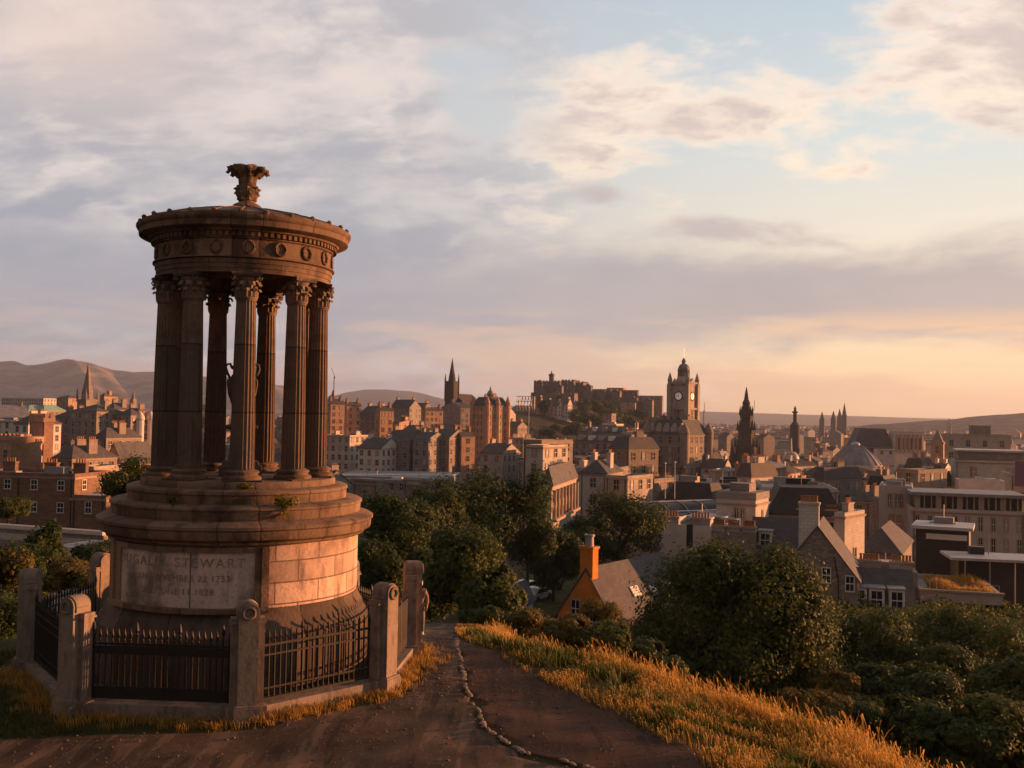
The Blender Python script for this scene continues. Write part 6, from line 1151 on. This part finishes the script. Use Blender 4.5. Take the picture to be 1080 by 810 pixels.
# turf patch at the left, tufts along the foot of the enclosure
xs = r_.uniform(-14, -7.5, 26000); ys = r_.uniform(16.6, 24, 26000); keep = (xs < np.interp(ys, [16.6, 17.2, 17.7, 18.2, 19.0, 22.3, 24], [-12.5, -9.6, -8.2, -7.4, -8.9, -11.2, -11.4])); xs, ys = xs[keep], ys[keep]
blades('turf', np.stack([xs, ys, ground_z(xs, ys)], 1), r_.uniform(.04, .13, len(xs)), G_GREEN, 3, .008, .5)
tp = []
for k_ in range(5):
    p, q_ = np.array(FP[k_]), np.array(FP[k_ + 1]); d_ = (q_ - p) / np.linalg.norm(q_ - p); nrm = np.array([d_[1], -d_[0]])
    for _ in range(90):
        c = p + (q_ - p) * r_.uniform(-.02, 1.02) + nrm * (.2 + abs(r_.normal()) * .28)
        m_ = int(r_.integers(8, 34)); tp.append(np.concatenate([c + r_.normal(size=(m_, 2)) * .07], 0))
tp = np.concatenate(tp, 0); 
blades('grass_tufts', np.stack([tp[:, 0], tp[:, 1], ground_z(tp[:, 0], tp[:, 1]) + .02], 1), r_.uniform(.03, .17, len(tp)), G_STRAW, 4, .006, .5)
# undergrowth over the slopes
def scrub(name, n, xr, yr, smin, smax, mt, size, seed, tall=.9):
    r_ = np.random.default_rng(seed); x = r_.uniform(*xr, n); y = yr[0] * (yr[1] / yr[0]) ** r_.uniform(size=n); s_ = edge_dist(x, y); px = 540 + F_PX * x / y; k_ = (s_ > smin) & (s_ < smax) & (px > -40) & (px < 1120); x, y = x[k_], y[k_]; n = len(x)
    hmap = (.5 + .5 * np.sin(x * .8 + 1.3 * np.sin(y * .5)) * np.sin(y * .9 + x * .3)) * .7 + .3 * (.5 + .5 * np.sin(x * 2.9 + y * 2.2)); c = np.stack([x, y, ground_z(x, y) + hmap * tall * r_.uniform(.2, 1, n) ** .5], 1)
    nn = r_.normal(size=(n, 3)) * .6 + np.array([0, -.3, .8]); nn /= np.linalg.norm(nn, axis=1)[:, None]; t = np.cross(nn, r_.normal(size=(n, 3))); t /= np.linalg.norm(t, axis=1)[:, None]; b = np.cross(nn, t); q_ = (size * (y / 35) ** .5 * r_.uniform(.5, 1.4, n))[:, None]
    V = np.stack([c - t * q_, c + b * q_ * .6, c + t * q_, c - b * q_ * .6], 1).reshape(-1, 3); return tag(put(name, np_mesh(name, V, np.arange(4 * n).reshape(n, 4), mt, False, np.repeat(np.clip(hmap * .7 + r_.normal(size=n) * .18, 0, 1), 4))), kind='stuff')
scrub('undergrowth', 170000, (-22, 36), (14, 80), 1.2, 66, L_DARK, .085, 7); scrub('bramble_undergrowth', 22000, (-6, 18), (16, 46), 1.3, 9, L_WARM, .06, 8, .6); scrub('slope_undergrowth', 40000, (-40, -9), (22, 70), .8, 50, L_DARK, .10, 9)
scrub('lower_scrub', 70000, (18, 60), (58, 112), 30, 110, L_GREEN, .11, 12, 2.6)
# weeds rooted on the steps
def weed(label, az_deg, r0, z, wd, ht, n, mt, seed):
    a = az_(az_deg) + MRZ; root = thing('step_weed', label, 'weed', (MC.x + r0 * math.cos(a), MC.y + r0 * math.sin(a), z)); put('leaves', crown_mesh('leaves', [(0, 0, ht * .55, wd, wd * .6, ht * .5), (wd * .6, 0, ht * .5, wd * .5, wd * .4, ht * .4), (-wd * .6, 0, ht * .6, wd * .5, wd * .4, ht * .36), (.1 * wd, -.1, -.05, wd * .3, wd * .3, ht * .4)], n, .035, mt, seed, .25, .2), root)
    s_ = MB(); rr = random.Random(seed)
    for _ in range(7): s_.tube([(0, 0, 0), (rr.uniform(-.3, .3) * wd, 0, ht * .5), (rr.uniform(-1, 1) * wd, rr.uniform(-.3, .3) * wd, ht * rr.uniform(.7, 1))], [.012, .009, .004], 4)
    s_.build('stems', L_GREEN, root)
L_YEL = leaf_mat('yellow_weed', (.10, .09, .01), (.24, .20, .02), (.48, .38, .04))
weed('bushy yellow flowered weed hanging over the temple steps', 20, 2.72, 3.72, .26, .34, 700, L_YEL, 1); weed('small yellow weed at the foot of the front column', 3, 2.2, 4.1, .16, .13, 200, L_YEL, 2); weed('little green weed on the steps left of the front column', -30, 2.62, 3.78, .09, .24, 140, L_WARM, 3)
# planted roof garden
B_ = GARDEN[0]; n = 7000; lx = r_.uniform(-B_.hx + 1.5, B_.hx - .5, n); ly = r_.uniform(-B_.hy + 1.6, B_.hy - 2, n); hm = np.clip(.6 + .5 * np.sin(lx * .9) * np.sin(ly * .8), .1, 1.2); a = -B_.th; wx = B_.root.location.x + lx * math.cos(a) - ly * math.sin(a); wy = B_.root.location.y + lx * math.sin(a) + ly * math.cos(a)
blades('roof_garden_grass', np.stack([wx, wy, np.full(n, B_.z0 + B_.H - .45)], 1), hm * r_.uniform(.7, 1.5, n), G_STRAW, 6, .03, .4)
# ================================================================== walker on the path
SK = plain('skin', (.50, .30, .22), .6, var=.05); JK = plain('dusty_pink_jacket', (.30, .17, .16), .9, var=.35, scale=14); TR = plain('grey_trousers', (.20, .16, .15), .9, var=.1); HRM = plain('white_hair', (.62, .57, .52), .8, var=.1); SHOE = plain('pale_shoe', (.62, .58, .54), .6, var=.05)
def skinned(name, verts, edges, radii, mt, parent, sub=2):
    me = bpy.data.meshes.new(name); me.from_pydata(verts, edges, []); me.materials.append(mt); o = put(name, me, parent)
    lay = me.skin_vertices[0] if me.skin_vertices else None
    md = o.modifiers.new('skin', 'SKIN'); md.use_smooth_shade = True
    lay = me.skin_vertices[0]
    for v_, rr in zip(lay.data, radii): v_.radius = (rr, rr) if not hasattr(rr, '__len__') else rr
    lay.data[0].use_root = True; s_ = o.modifiers.new('sub', 'SUBSURF'); s_.levels = sub; s_.render_levels = sub; return o
wp = (-2.80, 32.2); root = thing('person', 'white haired walker in a dusty pink jacket half hidden by the far railing post', 'person', (wp[0], wp[1], gz(*wp) + .02), R(8))
J = {'pel': (0, 0, .88), 'wai': (0, .01, 1.04), 'che': (0, -.02, 1.26), 'nek': (0, -.03, 1.42), 'hed': (0, -.045, 1.50), 'shR': (.17, -.02, 1.36), 'elR': (.24, .05, 1.12), 'wrR': (.24, -.06, .92), 'shL': (-.17, -.02, 1.36), 'elL': (-.24, -.02, 1.11), 'wrL': (-.23, -.16, .93), 'hpR': (.09, 0, .84), 'knR': (.10, -.16, .48), 'anR': (.10, -.08, .09), 'hpL': (-.09, 0, .84), 'knL': (-.10, .06, .47), 'anL': (-.10, .24, .12)}
names = list(J); E_ = [('pel', 'wai'), ('wai', 'che'), ('che', 'nek'), ('nek', 'hed'), ('che', 'shR'), ('shR', 'elR'), ('elR', 'wrR'), ('che', 'shL'), ('shL', 'elL'), ('elL', 'wrL'), ('pel', 'hpR'), ('hpR', 'knR'), ('knR', 'anR'), ('pel', 'hpL'), ('hpL', 'knL'), ('knL', 'anL')]
RD = {'pel': .13, 'wai': .12, 'che': .14, 'nek': .055, 'hed': .055, 'shR': .06, 'elR': .042, 'wrR': .03, 'shL': .06, 'elL': .042, 'wrL': .03, 'hpR': .085, 'knR': .06, 'anR': .04, 'hpL': .085, 'knL': .06, 'anL': .04}
vv = [J[n_] for n_ in names]; ee = [(names.index(a), names.index(b)) for a, b in E_]; rr = [RD[n_] for n_ in names]
for s_, nm in ((1, 'wrR'), (-1, 'wrL')):                                    # hands: palm, four fingers and a thumb
    wx, wy, wz = J[nm]; base = len(vv); vv.append((wx, wy - .02, wz - .07)); rr.append(.026); ee.append((names.index(nm), base))
    for q_, ln in zip((-1.5, -.5, .5, 1.5), (.07, .085, .08, .06)):
        i = len(vv); vv += [(wx, wy - .02 + q_ * .017, wz - .10), (wx - s_ * .01, wy - .02 + q_ * .018, wz - .10 - ln * .55), (wx - s_ * .03, wy - .02 + q_ * .018, wz - .10 - ln)]; rr += [.009, .0085, .007]; ee += [(base, i), (i, i + 1), (i + 1, i + 2)]
    i = len(vv); vv += [(wx - s_ * .01, wy - .06, wz - .075), (wx - s_ * .02, wy - .075, wz - .115)]; rr += [.010, .008]; ee += [(base, i), (i, i + 1)]
skinned('body', vv, ee, rr, SK, root)
hd = MB(); hd.lathe([(.02, -.125), (.05, -.115), (.068, -.08), (.078, -.03), (.084, .02), (.082, .06), (.066, .10), (.035, .122), (.005, .128)], 20, c=(0, -.055, 1.60), wob=lambda a, j: 1 + .12 * max(0, -math.sin(a)) * (1 if j in (1, 2, 3) else .4)); hd.add([(-.014, -.145, 1.585), (.014, -.145, 1.585), (0, -.175, 1.58), (0, -.14, 1.635)], [(0, 1, 2), (1, 3, 2), (3, 0, 2)])
for s_ in (-1, 1): hd.lathe([(.004, -.03), (.014, -.02), (.018, .01), (.008, .032)], 8, c=(s_ * .083, -.045, 1.60))
ho = hd.build('head', SK, root, smooth=60)
fc = MB(); 
for s_ in (-1, 1): fc.lathe([(.002, -.008), (.011, 0), (.002, .008)], 8, c=(s_ * .03, -.137, 1.615))
fc.box(-.022, .022, -.146, -.135, 1.535, 1.543); fc.build('features', M_IRON, ho)
hr = MB(); hr.lathe([(.086, -.06), (.094, -.01), (.095, .04), (.085, .08), (.06, .115), (.02, .138)], 20, c=(0, -.04, 1.605)); hr.build('hair', HRM, root, smooth=60)
sub_ = lambda ns, add: ([J[n_] for n_ in ns], [(ns.index(a), ns.index(b)) for a, b in E_ if a in ns and b in ns], [RD[n_] + add for n_ in ns])
a_, b_, c_ = sub_(['che', 'wai', 'pel', 'shR', 'elR', 'wrR', 'shL', 'elL', 'wrL'], .028); skinned('jacket', a_, b_, c_, JK, root); a_, b_, c_ = sub_(['pel', 'hpR', 'knR', 'anR', 'hpL', 'knL', 'anL'], .018); skinned('trousers', a_, b_, c_, TR, root)
for nm in ('anR', 'anL'): x, y, z = J[nm]; s_ = MB(); s_.lathe([(.05, -.09), (.052, -.06), (.045, -.02), (.042, .02)], 12, c=(x, y - .03, z), wob=lambda a, j: 1 + (1.5 if j < 2 else .5) * max(0, -math.sin(a)) ** 2); s_.build('shoe', SHOE, root, smooth=60)
# ================================================================== parked cars and a white gabled outhouse by the trees
def car(label, px, py, d, rz, colr):
    p = P(px, py, d); z0 = gz(p.x, p.y); root = thing('parked_car', label, 'car', (p.x, p.y, z0), rz, 'cars parked by the trees'); pt = plain('car_paint', colr, .3, .2, .05)
    prof = [(-2.1, .3), (2.1, .3), (2.15, .62), (2.0, .78), (1.15, .88), (.55, 1.36), (-.9, 1.42), (-1.75, .95), (-2.1, .88), (-2.16, .5)]; MB().slab(prof, -.85, .85).build('body', pt, root, smooth=30)
    g_ = MB(); g_.slab([(1.0, .9), (.5, 1.3), (-.85, 1.35), (-1.5, .95)], -.865, .865); g_.add([(1.17, -.7, .9), (1.17, .7, .9), (.62, .66, 1.34), (.62, -.66, 1.34)], [(0, 1, 2, 3)]); g_.build('windows', M_GLASS, root)
    for x in (-1.3, 1.35):
        for y in (-.8, .8): w_ = MB(); w_.lathe([(.2, -.1), (.33, -.1), (.34, 0), (.33, .1), (.2, .1)], 16); o = w_.build('wheel', M_IRON, root, (x, y, .33), smooth=40); o.rotation_euler = (math.pi / 2, 0, 0)
car('silver car parked between the white outhouse and the ochre gable', 566, 634, 109, R(60), (.45, .44, .43)); car('white car parked just behind the silver car', 556, 628, 116, R(60), (.62, .60, .58)); car('dark car parked left of the ochre gable', 578, 627, 119, R(60), (.08, .07, .07))
B = building('small white gabled outhouse behind the shrubs by the trees', 540, 551, 556, 634, 96, 20, 'outhouse', 'house', 'white', 'gable', 'slate', rise=1.4, dep=3, axis='y', win=None, cornice=False)
# ================================================================== haze: the air over the whole city
m = bpy.data.materials.new('haze'); m.use_nodes = True; nt = m.node_tree; nt.nodes.clear(); ov = nt.nodes.new('ShaderNodeOutputMaterial'); pv = nt.nodes.new('ShaderNodeVolumePrincipled')
pv.inputs['Color'].default_value = (.66, .76, 1.0, 1); pv.inputs['Density'].default_value = HAZE; pv.inputs['Anisotropy'].default_value = .3; nt.links.new(pv.outputs[0], ov.inputs['Volume'])
tag(MB().box(-14500, 14500, -14500, 14500, -130, 480).build('haze', m), kind='stuff')
